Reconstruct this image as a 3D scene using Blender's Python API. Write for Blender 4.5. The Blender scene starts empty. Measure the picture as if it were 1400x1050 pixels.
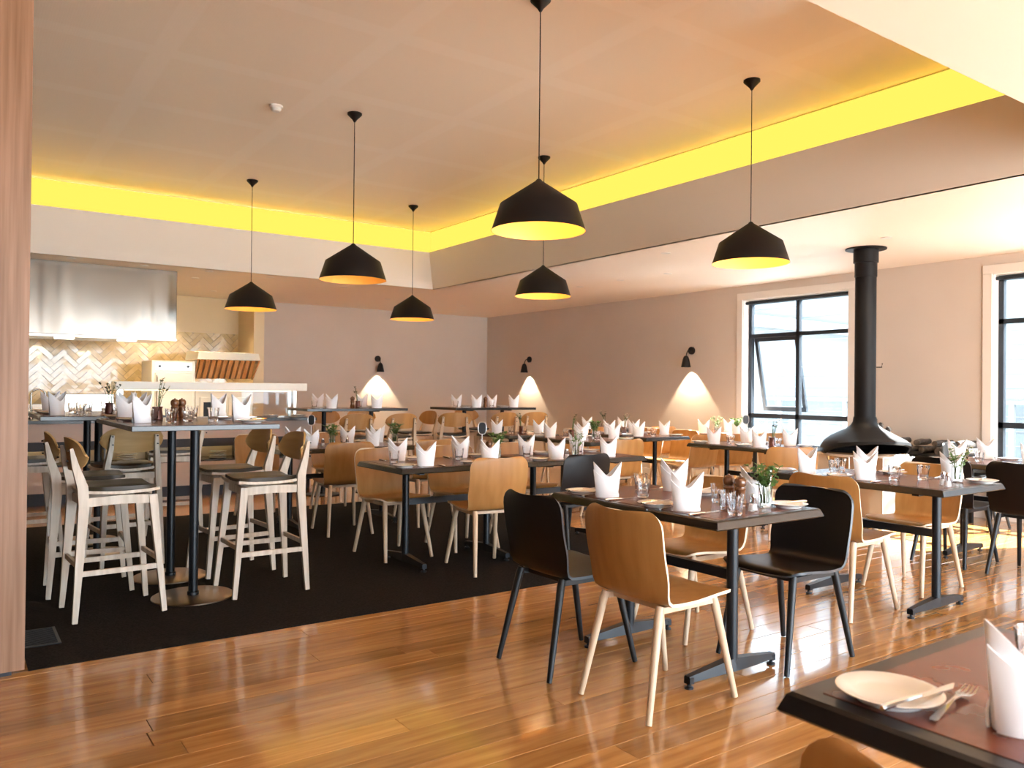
import bpy, math, random
from mathutils import Vector, Matrix
S = bpy.context.scene
COL = S.collection
PI = math.pi
R = math.radians
rnd = random.Random(7)

# ------------------------------------------------------------------ camera
cam_d = bpy.data.cameras.new('camera'); cam = bpy.data.objects.new('camera', cam_d); COL.objects.link(cam)
rot = Matrix(((0.8176654, -0.0121019, -0.5755665), (-0.5756086, 0.0, -0.8177253), (0.0098960, 0.9999268, -0.0069659)))
cam.matrix_world = Matrix.Translation((0, 0, 1.275)) @ rot.to_4x4()
cam_d.sensor_width = 36.0; cam_d.lens = 36.0 * 1093.883 / 1400.0; cam_d.clip_start = 0.05; cam_d.clip_end = 200
cam_d.dof.use_dof = True; cam_d.dof.focus_distance = 4.2; cam_d.dof.aperture_fstop = 5.6
S.camera = cam
# ------------------------------------------------------------------ world, sun, exposure
W = bpy.data.worlds.new('sky'); S.world = W; W.use_nodes = True
bg = W.node_tree.nodes['Background']; bg.inputs[0].default_value = (0.72, 0.87, 1.0, 1); bg.inputs[1].default_value = 3.9
sun_d = bpy.data.lights.new('sun', 'SUN'); sun_d.energy = 22.0; sun_d.angle = R(0.6); sun_d.color = (1.0, 0.96, 0.90)
sun = bpy.data.objects.new('sun', sun_d); COL.objects.link(sun)
sun.rotation_euler = Vector((-1.0, 0.42, -1.0)).to_track_quat('-Z', 'Y').to_euler()
S.view_settings.view_transform = 'Standard'; S.view_settings.look = 'None'; S.view_settings.gamma = 1.0
S.view_settings.use_curve_mapping = False; S.view_settings.exposure = 2.2

# ------------------------------------------------------------------ materials
def mat(name, col, rough=0.5, metal=0.0, **k):
    m = bpy.data.materials.new(name); m.use_nodes = True
    b = m.node_tree.nodes['Principled BSDF']
    b.inputs['Base Color'].default_value = (*col, 1); b.inputs['Roughness'].default_value = rough
    b.inputs['Metallic'].default_value = metal
    for key, v in k.items():
        b.inputs[key.replace('_', ' ')].default_value = v
    return m
def nodes(m):
    t = m.node_tree
    return t, t.nodes, t.links, t.nodes['Principled BSDF']
def grain(m, c1, c2, scale=(1, 1, 1), nscale=6.0, bump=0.0, per_obj=0.0, detail=6.0):
    """stretched noise between two colours, optional per-object shift of value"""
    t, N, L, b = nodes(m)
    tc = N.new('ShaderNodeTexCoord'); mp = N.new('ShaderNodeMapping'); mp.inputs['Scale'].default_value = scale
    L.new(tc.outputs['Object'], mp.inputs[0])
    no = N.new('ShaderNodeTexNoise'); no.inputs['Scale'].default_value = nscale; no.inputs['Detail'].default_value = detail
    oi = N.new('ShaderNodeObjectInfo')
    ad = N.new('ShaderNodeVectorMath'); ad.operation = 'ADD'
    sc = N.new('ShaderNodeVectorMath'); sc.operation = 'SCALE'; sc.inputs[3].default_value = 37.0
    cb = N.new('ShaderNodeCombineXYZ'); L.new(oi.outputs['Random'], cb.inputs[0]); L.new(oi.outputs['Random'], cb.inputs[1])
    L.new(cb.outputs[0], sc.inputs[0]); L.new(mp.outputs[0], ad.inputs[0]); L.new(sc.outputs[0], ad.inputs[1])
    L.new(ad.outputs[0], no.inputs['Vector'])
    rp = N.new('ShaderNodeValToRGB'); rp.color_ramp.elements[0].color = (*c1, 1); rp.color_ramp.elements[1].color = (*c2, 1)
    rp.color_ramp.elements[0].position = 0.3; rp.color_ramp.elements[1].position = 0.7
    L.new(no.outputs[0], rp.inputs[0])
    out = rp.outputs[0]
    if per_obj:
        mr = N.new('ShaderNodeMapRange'); mr.inputs[3].default_value = 1 - per_obj; mr.inputs[4].default_value = 1 + per_obj
        L.new(oi.outputs['Random'], mr.inputs[0])
        hs = N.new('ShaderNodeHueSaturation'); L.new(mr.outputs[0], hs.inputs['Value']); L.new(out, hs.inputs['Color']); out = hs.outputs[0]
    L.new(out, b.inputs['Base Color'])
    if bump:
        bp = N.new('ShaderNodeBump'); bp.inputs['Strength'].default_value = bump; bp.inputs['Distance'].default_value = 0.002
        L.new(no.outputs[0], bp.inputs['Height']); L.new(bp.outputs[0], b.inputs['Normal'])
    return m
def emit(name, col, s):
    m = bpy.data.materials.new(name); m.use_nodes = True; N = m.node_tree.nodes; N.clear()
    e = N.new('ShaderNodeEmission'); e.inputs[0].default_value = (*col, 1); e.inputs[1].default_value = s
    o = N.new('ShaderNodeOutputMaterial'); m.node_tree.links.new(e.outputs[0], o.inputs[0]); return m

M = {}
M['plank'] = grain(mat('floor_plank_varnish', (.5, .25, .09), .16, Coat_Weight=.5, Coat_Roughness=.07), (.33, .145, .040), (.52, .265, .085), (0.7, 9, 9), 3.0, .05, .26)
M['plank_dark'] = mat('plank_gap', (.16, .07, .03), .6)
# far floor: same boards as colour only
M['floor_far'] = mat('floor_far_boards', (.5, .25, .09), .17, Coat_Weight=.5, Coat_Roughness=.07)
def floor_far():
    t, N, L, b = nodes(M['floor_far'])
    tc = N.new('ShaderNodeTexCoord')
    br = N.new('ShaderNodeTexBrick'); br.inputs['Scale'].default_value = 1.0; br.inputs['Brick Width'].default_value = 2.2
    br.inputs['Row Height'].default_value = 0.13; br.inputs['Mortar Size'].default_value = 0.002; br.offset = 0.37
    br.inputs['Color1'].default_value = (.33, .14, .04, 1); br.inputs['Color2'].default_value = (.52, .26, .085, 1); br.inputs['Mortar'].default_value = (.2, .09, .04, 1)
    L.new(tc.outputs['Object'], br.inputs['Vector'])
    mp = N.new('ShaderNodeMapping'); mp.inputs['Scale'].default_value = (0.7, 9, 9); L.new(tc.outputs['Object'], mp.inputs[0])
    no = N.new('ShaderNodeTexNoise'); no.inputs['Scale'].default_value = 3; L.new(mp.outputs[0], no.inputs['Vector'])
    mx = N.new('ShaderNodeMix'); mx.data_type = 'RGBA'; mx.blend_type = 'OVERLAY'; mx.inputs[0].default_value = .45
    L.new(br.outputs[0], mx.inputs[6]); L.new(no.outputs[0], mx.inputs[7]); L.new(mx.outputs[2], b.inputs['Base Color'])
floor_far()
M['carpet'] = grain(mat('carpet_charcoal', (.02, .018, .017), .98, Specular_IOR_Level=.1), (.007, .006, .0055), (.026, .022, .020), (1, 1, 1), 90.0, .8)
M['wall'] = grain(mat('wall_paint', (.60, .52, .45), .75), (.59, .51, .44), (.62, .54, .47), (1, 1, 1), 1.5)
M['wall_kitchen'] = mat('kitchen_wall_paint', (.74, .60, .38), .6)
M['ceil'] = mat('ceiling_paint', (.89, .80, .70), .55)
# perforated acoustic ceiling board: faint joint grid and fine perforation
M['ceil_perf'] = mat('perforated_ceiling_board', (.8, .72, .64), .38)
def perf():
    t, N, L, b = nodes(M['ceil_perf'])
    tc = N.new('ShaderNodeTexCoord')
    vo = N.new('ShaderNodeTexVoronoi'); vo.inputs['Scale'].default_value = 60; vo.inputs['Randomness'].default_value = 0
    L.new(tc.outputs['Object'], vo.inputs['Vector'])
    br = N.new('ShaderNodeTexBrick'); br.offset = 0; br.inputs['Scale'].default_value = 1; br.inputs['Brick Width'].default_value = 1.2; br.inputs['Row Height'].default_value = 1.2
    br.inputs['Mortar Size'].default_value = .09; br.inputs['Mortar Smooth'].default_value = .3
    br.inputs['Color1'].default_value = (.92, .80, .66, 1); br.inputs['Color2'].default_value = (.92, .80, .66, 1); br.inputs['Mortar'].default_value = (.94, .83, .70, 1)
    L.new(tc.outputs['Object'], br.inputs['Vector']); L.new(br.outputs[0], b.inputs['Base Color'])
    bp = N.new('ShaderNodeBump'); bp.inputs['Strength'].default_value = .15; bp.inputs['Distance'].default_value = .003
    L.new(vo.outputs['Distance'], bp.inputs['Height']); L.new(bp.outputs[0], b.inputs['Normal'])
perf()
M['trim'] = mat('window_trim_paint', (.74, .68, .62), .45)
M['reveal'] = mat('window_reveal_paint', (.9, .88, .85), .5)
M['alu'] = mat('dark_window_aluminium', (.025, .032, .042), .4, .3)
M['glass'] = mat('window_glass', (1, 1, 1), .02)
def clear():
    t, N, L, b = nodes(M['glass'])
    tp = N.new('ShaderNodeBsdfTransparent'); tp.inputs[0].default_value = (.93, .96, .97, 1)
    gl = N.new('ShaderNodeBsdfGlossy'); gl.inputs['Roughness'].default_value = .02
    a = N.new('ShaderNodeMixShader'); fr = N.new('ShaderNodeFresnel'); fr.inputs[0].default_value = 1.3
    L.new(fr.outputs[0], a.inputs[0]); L.new(tp.outputs[0], a.inputs[1]); L.new(gl.outputs[0], a.inputs[2]); L.new(a.outputs[0], N['Material Output'].inputs[0])
clear()
M['ply'] = grain(mat('oak_ply_veneer', (.55, .33, .15), .38), (.37, .17, .045), (.47, .24, .075), (6, 6, .6), 3.0, 0, .07)
M['ply_edge'] = mat('ply_edge', (.80, .66, .48), .5)
M['leg_wood'] = grain(mat('turned_leg_wood', (.66, .47, .29), .42), (.55, .40, .26), (.66, .51, .36), (8, 8, .8), 3.0, 0, .05)
M['black_ply'] = mat('black_stained_ply', (.007, .0055, .0055), .42, Specular_IOR_Level=.25)
M['black_edge_sheen'] = mat('black_ply_edge_sheen', (.05, .06, .07), .3)  # blue-grey gloss reflection along the edges put into the colour
M['black_leg'] = mat('black_stained_leg', (.011, .012, .014), .42, Specular_IOR_Level=.4)
M['ash'] = grain(mat('whitewashed_ash', (.62, .54, .44), .5), (.52, .44, .34), (.72, .64, .54), (9, 9, .7), 4.0, .1, .05)
M['ash_back'] = grain(mat('ash_backrest_veneer', (.50, .35, .18), .42), (.42, .25, .085), (.54, .34, .14), (1, 1, 7), 3.0, 0, .06)
M['leather'] = mat('brown_seat_leather', (.035, .024, .011), .38)
M['table'] = mat('black_table_lacquer', (.012, .010, .010), .26, Specular_IOR_Level=.6)
M['inlay'] = grain(mat('red_brown_table_inlay', (.14, .045, .03), .24), (.12, .034, .020), (.18, .055, .034), (1, 1, 1), 12.0)
M['iron'] = mat('black_powder_coat', (.009, .011, .015), .38, .1, Specular_IOR_Level=.4)
M['steel'] = mat('brushed_steel', (.62, .58, .52), .25, 1.0)
M['disc'] = mat('brushed_base_disc', (.42, .32, .22), .28, 1.0)
M['cutlery'] = mat('polished_cutlery', (.75, .73, .70), .14, 1.0)
M['china'] = mat('white_china', (.82, .80, .76), .18, Coat_Weight=.4)
M['linen'] = mat('white_linen', (.93, .94, .97), .9)
M['tumbler'] = mat('clear_glass', (1, 1, 1), .02, Transmission_Weight=1.0, IOR=1.35)
M['water'] = mat('vase_water', (.9, .97, .93), .02, Transmission_Weight=1.0, IOR=1.2)
M['mill'] = grain(mat('turned_pepper_mill_wood', (.16, .06, .025), .22, Coat_Weight=.5), (.11, .04, .018), (.20, .085, .035), (6, 6, 1), 8.0)
M['stem'] = mat('plant_stem', (.08, .14, .04), .6)
M['leaf'] = mat('plant_leaf', (.11, .22, .05), .55)
M['leaf2'] = mat('dark_leaf', (.07, .075, .03), .6)
M['flower'] = mat('cream_flower', (.85, .75, .5), .7)
M['board'] = mat('chalkboard_black', (.02, .022, .026), .5)
M['wire'] = mat('white_wire', (.75, .75, .75), .35, .5)
M['pot'] = mat('copper_brown_pot', (.16, .06, .045), .3, .3)
M['salt'] = mat('white_salt', (.85, .85, .85), .8)
M['shade'] = mat('matt_black_shade', (.008, .006, .006), .5, Specular_IOR_Level=.3)
M['gold'] = mat('gold_shade_lining', (.95, .52, .12), .4, .1)
M['led'] = emit('led_strip', (1.0, .44, .12), 85.0)
M['lens'] = emit('cove_wall_glow', (1.0, .70, .10), .29)  # brightness of the lit cove wall, given as an emitting colour
M['bulb'] = emit('warm_bulb', (1.0, .72, .35), 5.0)
M['down'] = emit('downlight_lamp', (1.0, .86, .66), 5.0)
M['strip'] = emit('warm_heat_strip', (1.0, .75, .4), 1.4)
M['cove'] = mat('cove_paint', (.86, .8, .5), .7)
M['white_plastic'] = mat('white_plastic', (.8, .78, .74), .4)
M['tile'] = grain(mat('glazed_cream_tile', (.72, .64, .46), .16, Coat_Weight=.5), (.60, .44, .20), (.74, .58, .32), (2, 2, 2), 5.0, .15, .10)
M['grout'] = mat('tile_grout', (.40, .31, .19), .8)
M['hood'] = mat('hood_stainless', (.33, .30, .26), .2, 1.0)
def hood():
    t, N, L, b = nodes(M['hood'])
    tc = N.new('ShaderNodeTexCoord'); no = N.new('ShaderNodeTexNoise'); no.inputs['Scale'].default_value = 1.5; no.inputs['Detail'].default_value = 1
    mp = N.new('ShaderNodeMapping'); mp.inputs['Scale'].default_value = (2.2, 1, .28); L.new(tc.outputs['Object'], mp.inputs[0]); L.new(mp.outputs[0], no.inputs[0])
    bp = N.new('ShaderNodeBump'); bp.inputs['Strength'].default_value = .55; bp.inputs['Distance'].default_value = .06
    L.new(no.outputs[0], bp.inputs['Height']); L.new(bp.outputs[0], b.inputs['Normal'])
hood()
M['enamel'] = mat('white_enamel', (.82, .80, .70), .3)
M['pinkpanel'] = mat('counter_panel', (.62, .50, .42), .5)
M['stone'] = mat('dark_counter_stone', (.05, .04, .035), .25)
M['kick'] = mat('dark_kickboard', (.02, .022, .03), .5)
M['panelwood'] = grain(mat('wood_panel_veneer', (.42, .24, .15), .45), (.23, .115, .055), (.38, .21, .125), (14, 14, .5), 3.0, .15)
M['darkwall'] = mat('dark_charcoal_wall', (.05, .045, .042), .8)
M['fire'] = mat('fireplace_black', (.008, .008, .009), .5, Specular_IOR_Level=.18)
M['log'] = grain(mat('charred_log', (.06, .05, .045), .85), (.02, .018, .016), (.12, .10, .09), (2, 2, 2), 14.0, .6)
M['out_wall'] = mat('pale_render_outside', (.105, .118, .127), .8)
M['out_white'] = mat('white_fascia_outside', (.2, .205, .21), .7)
M['paving'] = mat('pale_paving_outside', (.5, .5, .48), .9)
M['screen'] = mat('pale_guard_panel', (.55, .62, .68), .2, .6)
M['brown_glass'] = mat('brown_tint_glass', (.42, .30, .2), .1, Transmission_Weight=.5)
M['paper'] = mat('paper', (.8, .78, .7), .8)
M['yellowtub'] = mat('yellow_tub', (.8, .5, .08), .5)
M['print_red'] = mat('label_print', (.5, .1, .05), .5)

# ------------------------------------------------------------------ mesh helpers
class MB:
    def __init__(s): s.v = []; s.f = []; s.m = []; s.sm = []
    def add(s, v, f, mi=0, smooth=False):
        o = len(s.v); s.v += [tuple(p) for p in v]
        s.f += [tuple(i + o for i in q) for q in f]; s.m += [mi] * len(f); s.sm += [smooth] * len(f)
    def box(s, x0, x1, y0, y1, z0, z1, mi=0):
        v = [(x0, y0, z0), (x1, y0, z0), (x1, y1, z0), (x0, y1, z0), (x0, y0, z1), (x1, y0, z1), (x1, y1, z1), (x0, y1, z1)]
        s.add(v, [(0, 3, 2, 1), (4, 5, 6, 7), (0, 1, 5, 4), (1, 2, 6, 5), (2, 3, 7, 6), (3, 0, 4, 7)], mi)
    def hexa(s, b, t, mi=0):
        s.add(list(b) + list(t), [(0, 3, 2, 1), (4, 5, 6, 7), (0, 1, 5, 4), (1, 2, 6, 5), (2, 3, 7, 6), (3, 0, 4, 7)], mi)
    def lathe(s, prof, n=20, c=(0, 0), mi=0, smooth=True, a0=0):
        v = []; f = []
        for (r, z) in prof:
            for i in range(n):
                a = 2 * PI * i / n + a0; v.append((c[0] + r * math.cos(a), c[1] + r * math.sin(a), z))
        for k in range(len(prof) - 1):
            for i in range(n):
                j = (i + 1) % n; f.append((k * n + i, k * n + j, (k + 1) * n + j, (k + 1) * n + i))
        if prof[0][0] > 1e-6: f.append(tuple(reversed(range(n))))
        if prof[-1][0] > 1e-6: f.append(tuple(range((len(prof) - 1) * n, len(prof) * n)))
        s.add(v, f, mi, smooth)
    def tube(s, pts, r, n=8, mi=0, smooth=True, sq=False):
        pts = [Vector(p) for p in pts]; rs = r if isinstance(r, (list, tuple)) else [r] * len(pts)
        v = []; f = []
        for k, p in enumerate(pts):
            d = (pts[min(k + 1, len(pts) - 1)] - pts[max(k - 1, 0)]).normalized()
            ref = Vector((0, 0, 1)) if abs(d.z) < .85 else Vector((1, 0, 0))
            a = d.cross(ref).normalized(); b = d.cross(a).normalized()
            if sq:
                rx, ry = rs[k] if isinstance(rs[k], (tuple, list)) else (rs[k], rs[k])
                for (i, j) in ((1, 1), (-1, 1), (-1, -1), (1, -1)): v.append(p + a * i * rx + b * j * ry)
            else:
                for i in range(n):
                    t = 2 * PI * i / n; v.append(p + (a * math.cos(t) + b * math.sin(t)) * rs[k])
        m_ = 4 if sq else n
        for k in range(len(pts) - 1):
            for i in range(m_):
                j = (i + 1) % m_; f.append((k * m_ + i, k * m_ + j, (k + 1) * m_ + j, (k + 1) * m_ + i))
        f.append(tuple(reversed(range(m_)))); f.append(tuple(range((len(pts) - 1) * m_, len(pts) * m_)))
        s.add(v, f, mi, smooth and not sq)
    def sheet(s, P, th, mi=0, me=None, closed=False):
        """P[i][j] grid of Vectors -> slab of thickness th; edges get material me"""
        me = mi if me is None else me
        ni, nj = len(P), len(P[0]); nrm = []
        for i in range(ni):
            row = []
            for j in range(nj):
                du = P[min(i + 1, ni - 1)][j] - P[max(i - 1, 0)][j]
                if closed: dv = P[i][(j + 1) % nj] - P[i][(j - 1) % nj]
                else: dv = P[i][min(j + 1, nj - 1)] - P[i][max(j - 1, 0)]
                q = du.cross(dv); row.append(q.normalized() if q.length > 1e-12 else Vector((0, 0, 1)))
            nrm.append(row)
        A = [P[i][j] + nrm[i][j] * th / 2 for i in range(ni) for j in range(nj)]
        B = [P[i][j] - nrm[i][j] * th / 2 for i in range(ni) for j in range(nj)]
        n = ni * nj; fs = []; ed = []; jj = nj if closed else nj - 1
        for i in range(ni - 1):
            for j in range(jj):
                k = (j + 1) % nj; a, b, c, d = i * nj + j, i * nj + k, (i + 1) * nj + k, (i + 1) * nj + j
                fs += [(a, d, c, b), (n + a, n + b, n + c, n + d)]
        for j in range(jj):
            k = (j + 1) % nj
            ed.append((j, k, n + k, n + j)); q = (ni - 1) * nj; ed.append((q + k, q + j, n + q + j, n + q + k))
        if not closed:
            for i in range(ni - 1):
                a, d = i * nj, (i + 1) * nj; ed.append((d, a, n + a, n + d)); a, d = a + nj - 1, d + nj - 1; ed.append((a, d, n + d, n + a))
        o = len(s.v); s.v += [tuple(p) for p in A + B]
        s.f += [tuple(i + o for i in q) for q in fs]; s.m += [mi] * len(fs); s.sm += [True] * len(fs)
        s.f += [tuple(i + o for i in q) for q in ed]; s.m += [me] * len(ed); s.sm += [False] * len(ed)
    def build(s, name, mats, parent=None, loc=None, rz=0, bevel=0, kind=None):
        me = bpy.data.meshes.new(name); me.from_pydata(s.v, [], s.f)
        for m_ in (mats if isinstance(mats, (list, tuple)) else [mats]): me.materials.append(M[m_])
        me.polygons.foreach_set('material_index', s.m); me.polygons.foreach_set('use_smooth', s.sm)
        me.validate(); me.update()
        if any(s.sm):
            try: me.set_sharp_from_angle(angle=R(40))
            except Exception: pass
        o = bpy.data.objects.new(name, me); COL.objects.link(o)
        if parent: o.parent = parent
        if loc is not None: o.location = loc
        if rz: o.rotation_euler.z = rz
        if bevel:
            b = o.modifiers.new('bevel', 'BEVEL'); b.width = bevel; b.segments = 2; b.limit_method = 'ANGLE'
        if kind: o['kind'] = kind
        return o
def box(name, m, x0, x1, y0, y1, z0, z1, parent=None, bevel=0, kind=None):
    b = MB(); b.box(x0, x1, y0, y1, z0, z1); return b.build(name, m, parent, bevel=bevel, kind=kind)
def empty(name, loc=(0, 0, 0), rz=0):
    o = bpy.data.objects.new(name, None); COL.objects.link(o); o.location = loc; o.rotation_euler.z = rz; o.empty_display_size = .1; return o
def tag(o, label, cat, group=None):
    o['label'] = label; o['category'] = cat
    if group: o['group'] = group
    return o
def dup(o, loc=None, rz=None, parent=None):
    c = o.copy(); COL.objects.link(c)
    for k in ('label', 'category', 'group'):
        if k in c.keys() and parent is None: del c[k]
    if parent is not None: c.parent = parent
    if loc is not None: c.location = loc
    if rz is not None: c.rotation_euler = (0, 0, rz)
    for ch in list(o.children): dup(ch, parent=c)
    return c
class Proto:
    """first use hands out the original, later uses hand out copies with copied parts"""
    def __init__(s, mk): s.mk = mk; s.o = None
    def put(s, loc, rz, label, cat, group=None):
        if s.o is None: s.o = s.mk(); o = s.o; o.location = loc; o.rotation_euler = (0, 0, rz)
        else: o = dup(s.o, loc, rz)
        return tag(o, label, cat, group)

# ------------------------------------------------------------------ setting
XR, YB, ZC, ZH = 8.74, 13.29, 2.70, 3.62      # right wall, back wall, low ceiling, raised ceiling
XB, YBK = 5.66, 10.04                          # raised recess edges
XL, YF, YN = -3.5, -3.4, 1.76                  # left wall, open front side, near edge of raised recess
ACC = '_'
floor = box('floor', 'floor_far', XL, XR, YF, YB + .3, -.05, -0.012, kind='structure')
floor2 = box('floor_far_boards', 'floor_far', 4.75, XR, 6.5, YB, -.012, 0.0, parent=floor); floor2['kind'] = 'stuff'
b = MB(); b.box(XL, 4.75, 8.3, 9.9, -.012, 0); b.box(XL, .305, 4.15, 8.3, -.012, 0); b.box(3.9, 4.75, 9.9, YB, -.012, 0); b.box(XL, 3.9, 9.9, YB, -.012, -.002)
b.box(XL, XR, YF, -.2, -.012, 0)
o = b.build('floor_boards_beyond', 'floor_far', floor); o['kind'] = 'stuff'
box('carpet', 'carpet', .305, 4.75, 4.15, 8.3, -.012, .004, kind='structure')
# individual floor boards (12 to 24 triangles each)
def boards(x0, x1, y0, y1, w=.13):
    meshes = {}
    ny = round((y1 - y0) / w)
    for r in range(ny):
        x = x0 - rnd.uniform(0, 1.2)
        while x < x1:
            L_ = rnd.choice((1.8, 2.4, 3.0)); xa = max(x, x0); xe = min(x + L_, x1); x += L_
            if xe - xa < .1:
                continue
            key = round(xe - xa, 2)
            if key not in meshes:
                q = MB(); h = (xe - xa) / 2 - .0008; y_ = w / 2 - .0011
                t_ = .0016
                q.hexa([(-h, -y_, -.011), (h, -y_, -.011), (h, y_, -.011), (-h, y_, -.011)], [(-h, -y_, -t_), (h, -y_, -t_), (h, y_, -t_), (-h, y_, -t_)])
                q.hexa([(-h, -y_, -t_), (h, -y_, -t_), (h, y_, -t_), (-h, y_, -t_)], [(-h + t_, -y_ + t_, 0), (h - t_, -y_ + t_, 0), (h - t_, y_ - t_, 0), (-h + t_, y_ - t_, 0)])
                ob = q.build('floor_board', 'plank', floor); meshes[key] = ob.data
            else:
                ob = bpy.data.objects.new('floor_board', meshes[key]); COL.objects.link(ob); ob.parent = floor
            ob.location = ((xa + xe) / 2, y0 + (r + .5) * w, rnd.uniform(-.0004, 0))
boards(-1.0, XR, -.2, 4.09 + .0, .13)
boards(4.75, XR, 4.09, 6.5, .1305)
box('floor_edge_board', 'plank', -1.0, 4.75, 4.09, 4.148, -.012, 0.001, parent=floor)
# walls
wr = MB()
WIN = [(5.47, 7.02), (2.30, 3.87), (-.85, .72)]; ZS, ZT = .56, 2.51
ys = [YF] + [v for w_ in sorted(WIN) for v in w_] + [YB + .3]
for i in range(0, len(ys), 2): wr.box(XR, XR + .2, ys[i], ys[i + 1], 0, ZC)
for a, c in WIN: wr.box(XR, XR + .2, a, c, 0, ZS); wr.box(XR, XR + .2, a, c, ZT, ZC)
wr.build('wall_right', 'wall', kind='structure')
b = MB(); b.box(4.02, XR, YB, YB + .2, 0, ZC); b.build('wall_back', 'wall', kind='structure')
wk = box('wall_kitchen', 'wall_kitchen', XL, 4.02, YB, YB + .2, 0, ZC, kind='structure')
box('wall_nib', 'wall_kitchen', 3.86, 4.02, 12.45, YB, 0, ZC, kind='structure')
box('wall_front_added', 'darkwall', XL, .2, YF - .2, YF, 0, ZH, kind='structure')  # unseen dark wall added to narrow the daylight opening
box('trim_header_added', 'trim', .2, XR, YF - .2, YF, 2.2, ZC, kind='structure')  # unseen header added to keep bright daylight out of the hood's reflection
box('wall_left', 'darkwall', XL - .2, XL, YF, YB + .2, 0, ZH, kind='structure')
# ceilings
cl = MB(); cl.box(XB, XR + .2, YF, YB + .2, ZC, ZC + .1); cl.box(XL, XB, YBK, YB + .2, ZC, ZC + .1); cl.box(XL, XB, YF, YN, ZC, ZC + .1)
cl.build('ceiling_low', 'ceil', kind='structure')
RX, RY = 5.86, 10.46
ch = MB(); ch.box(XL, RX, YN - .05, RY, ZH, ZH + .08); ch.build('ceiling_raised', 'ceil_perf', kind='structure')
# bulkhead faces (slightly battered) and the cove behind their top edge
bk = MB(); zt = 3.235
bk.hexa([(XB, YN, ZC), (XB + .04, YN, ZC), (XB + .04, YBK + .04, ZC), (XB, YBK, ZC)], [(XB - .03, YN, zt), (XB + .01, YN, zt), (XB + .01, YBK + .04, zt), (XB - .03, YBK + .06, zt)])
bk.hexa([(XL, YBK, ZC), (XB, YBK, ZC), (XB, YBK + .04, ZC), (XL, YBK + .04, ZC)], [(XL, YBK + .06, zt), (XB - .03, YBK + .06, zt), (XB, YBK + .1, zt), (XL, YBK + .1, zt)])
bk.box(XL, RX, YN - .04, YN - .001, ZC + .02, ZH)
bk.build('trim_bulkhead', 'ceil', kind='structure')
cv = MB()
cv.box(XB + .01, RX + .04, YN, RY, ZC + .3, zt - .06); cv.box(XL, XB + .02, YBK + .1, RY + .04, ZC + .3, zt - .06)
cv.box(RX, RX + .04, YN, RY + .04, zt - .06, ZH); cv.box(XL, RX, RY, RY + .04, zt - .06, ZH)
cv.build('trim_cove', 'cove', kind='structure')
led = empty('cove_light'); tag(led, 'long yellow strip light hidden in the ceiling cove', 'light')
# each strip sits in an added unseen channel, throwing light at the cove wall
b = MB(); b.box(RX - .06, RX - .052, YN, RY - .07, zt - .05, zt + .03); b.box(RX - .06, RX - .035, YN, RY - .07, zt + .03, zt + .036); b.build('channel', 'ceil', led)
b = MB(); b.box(RX - .052, RX - .048, YN, RY - .07, zt - .005, zt + .025); b.build('led_strip', 'led', led)
b = MB(); b.box(XL, RX - .07, RY - .08, RY - .072, zt - .05, zt + .035); b.box(XL, RX - .07, RY - .08, RY - .05, zt + .035, zt + .041); b.build('channel', 'ceil', led)
b = MB(); b.box(XL, RX - .07, RY - .072, RY - .068, zt - .0, zt + .03); b.build('led_strip', 'led', led)
b = MB(); b.box(RX - .012, RX - .002, YN, RY - .012, zt - .03, ZH - .015); b.build('cove_glow_panel', 'lens', led)  # added glowing sheets standing in for strip light on the cove walls
b = MB(); b.box(XL, RX - .014, RY - .012, RY - .002, zt - .03, ZH - .015); b.build('cove_glow_panel', 'lens', led)
# skirting
box('baseboard_right', 'trim', XR - .015, XR, YF, YB, 0, .1, kind='structure')
box('baseboard_back', 'trim', 4.02, XR, YB - .015, YB, 0, .1, kind='structure')
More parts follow.
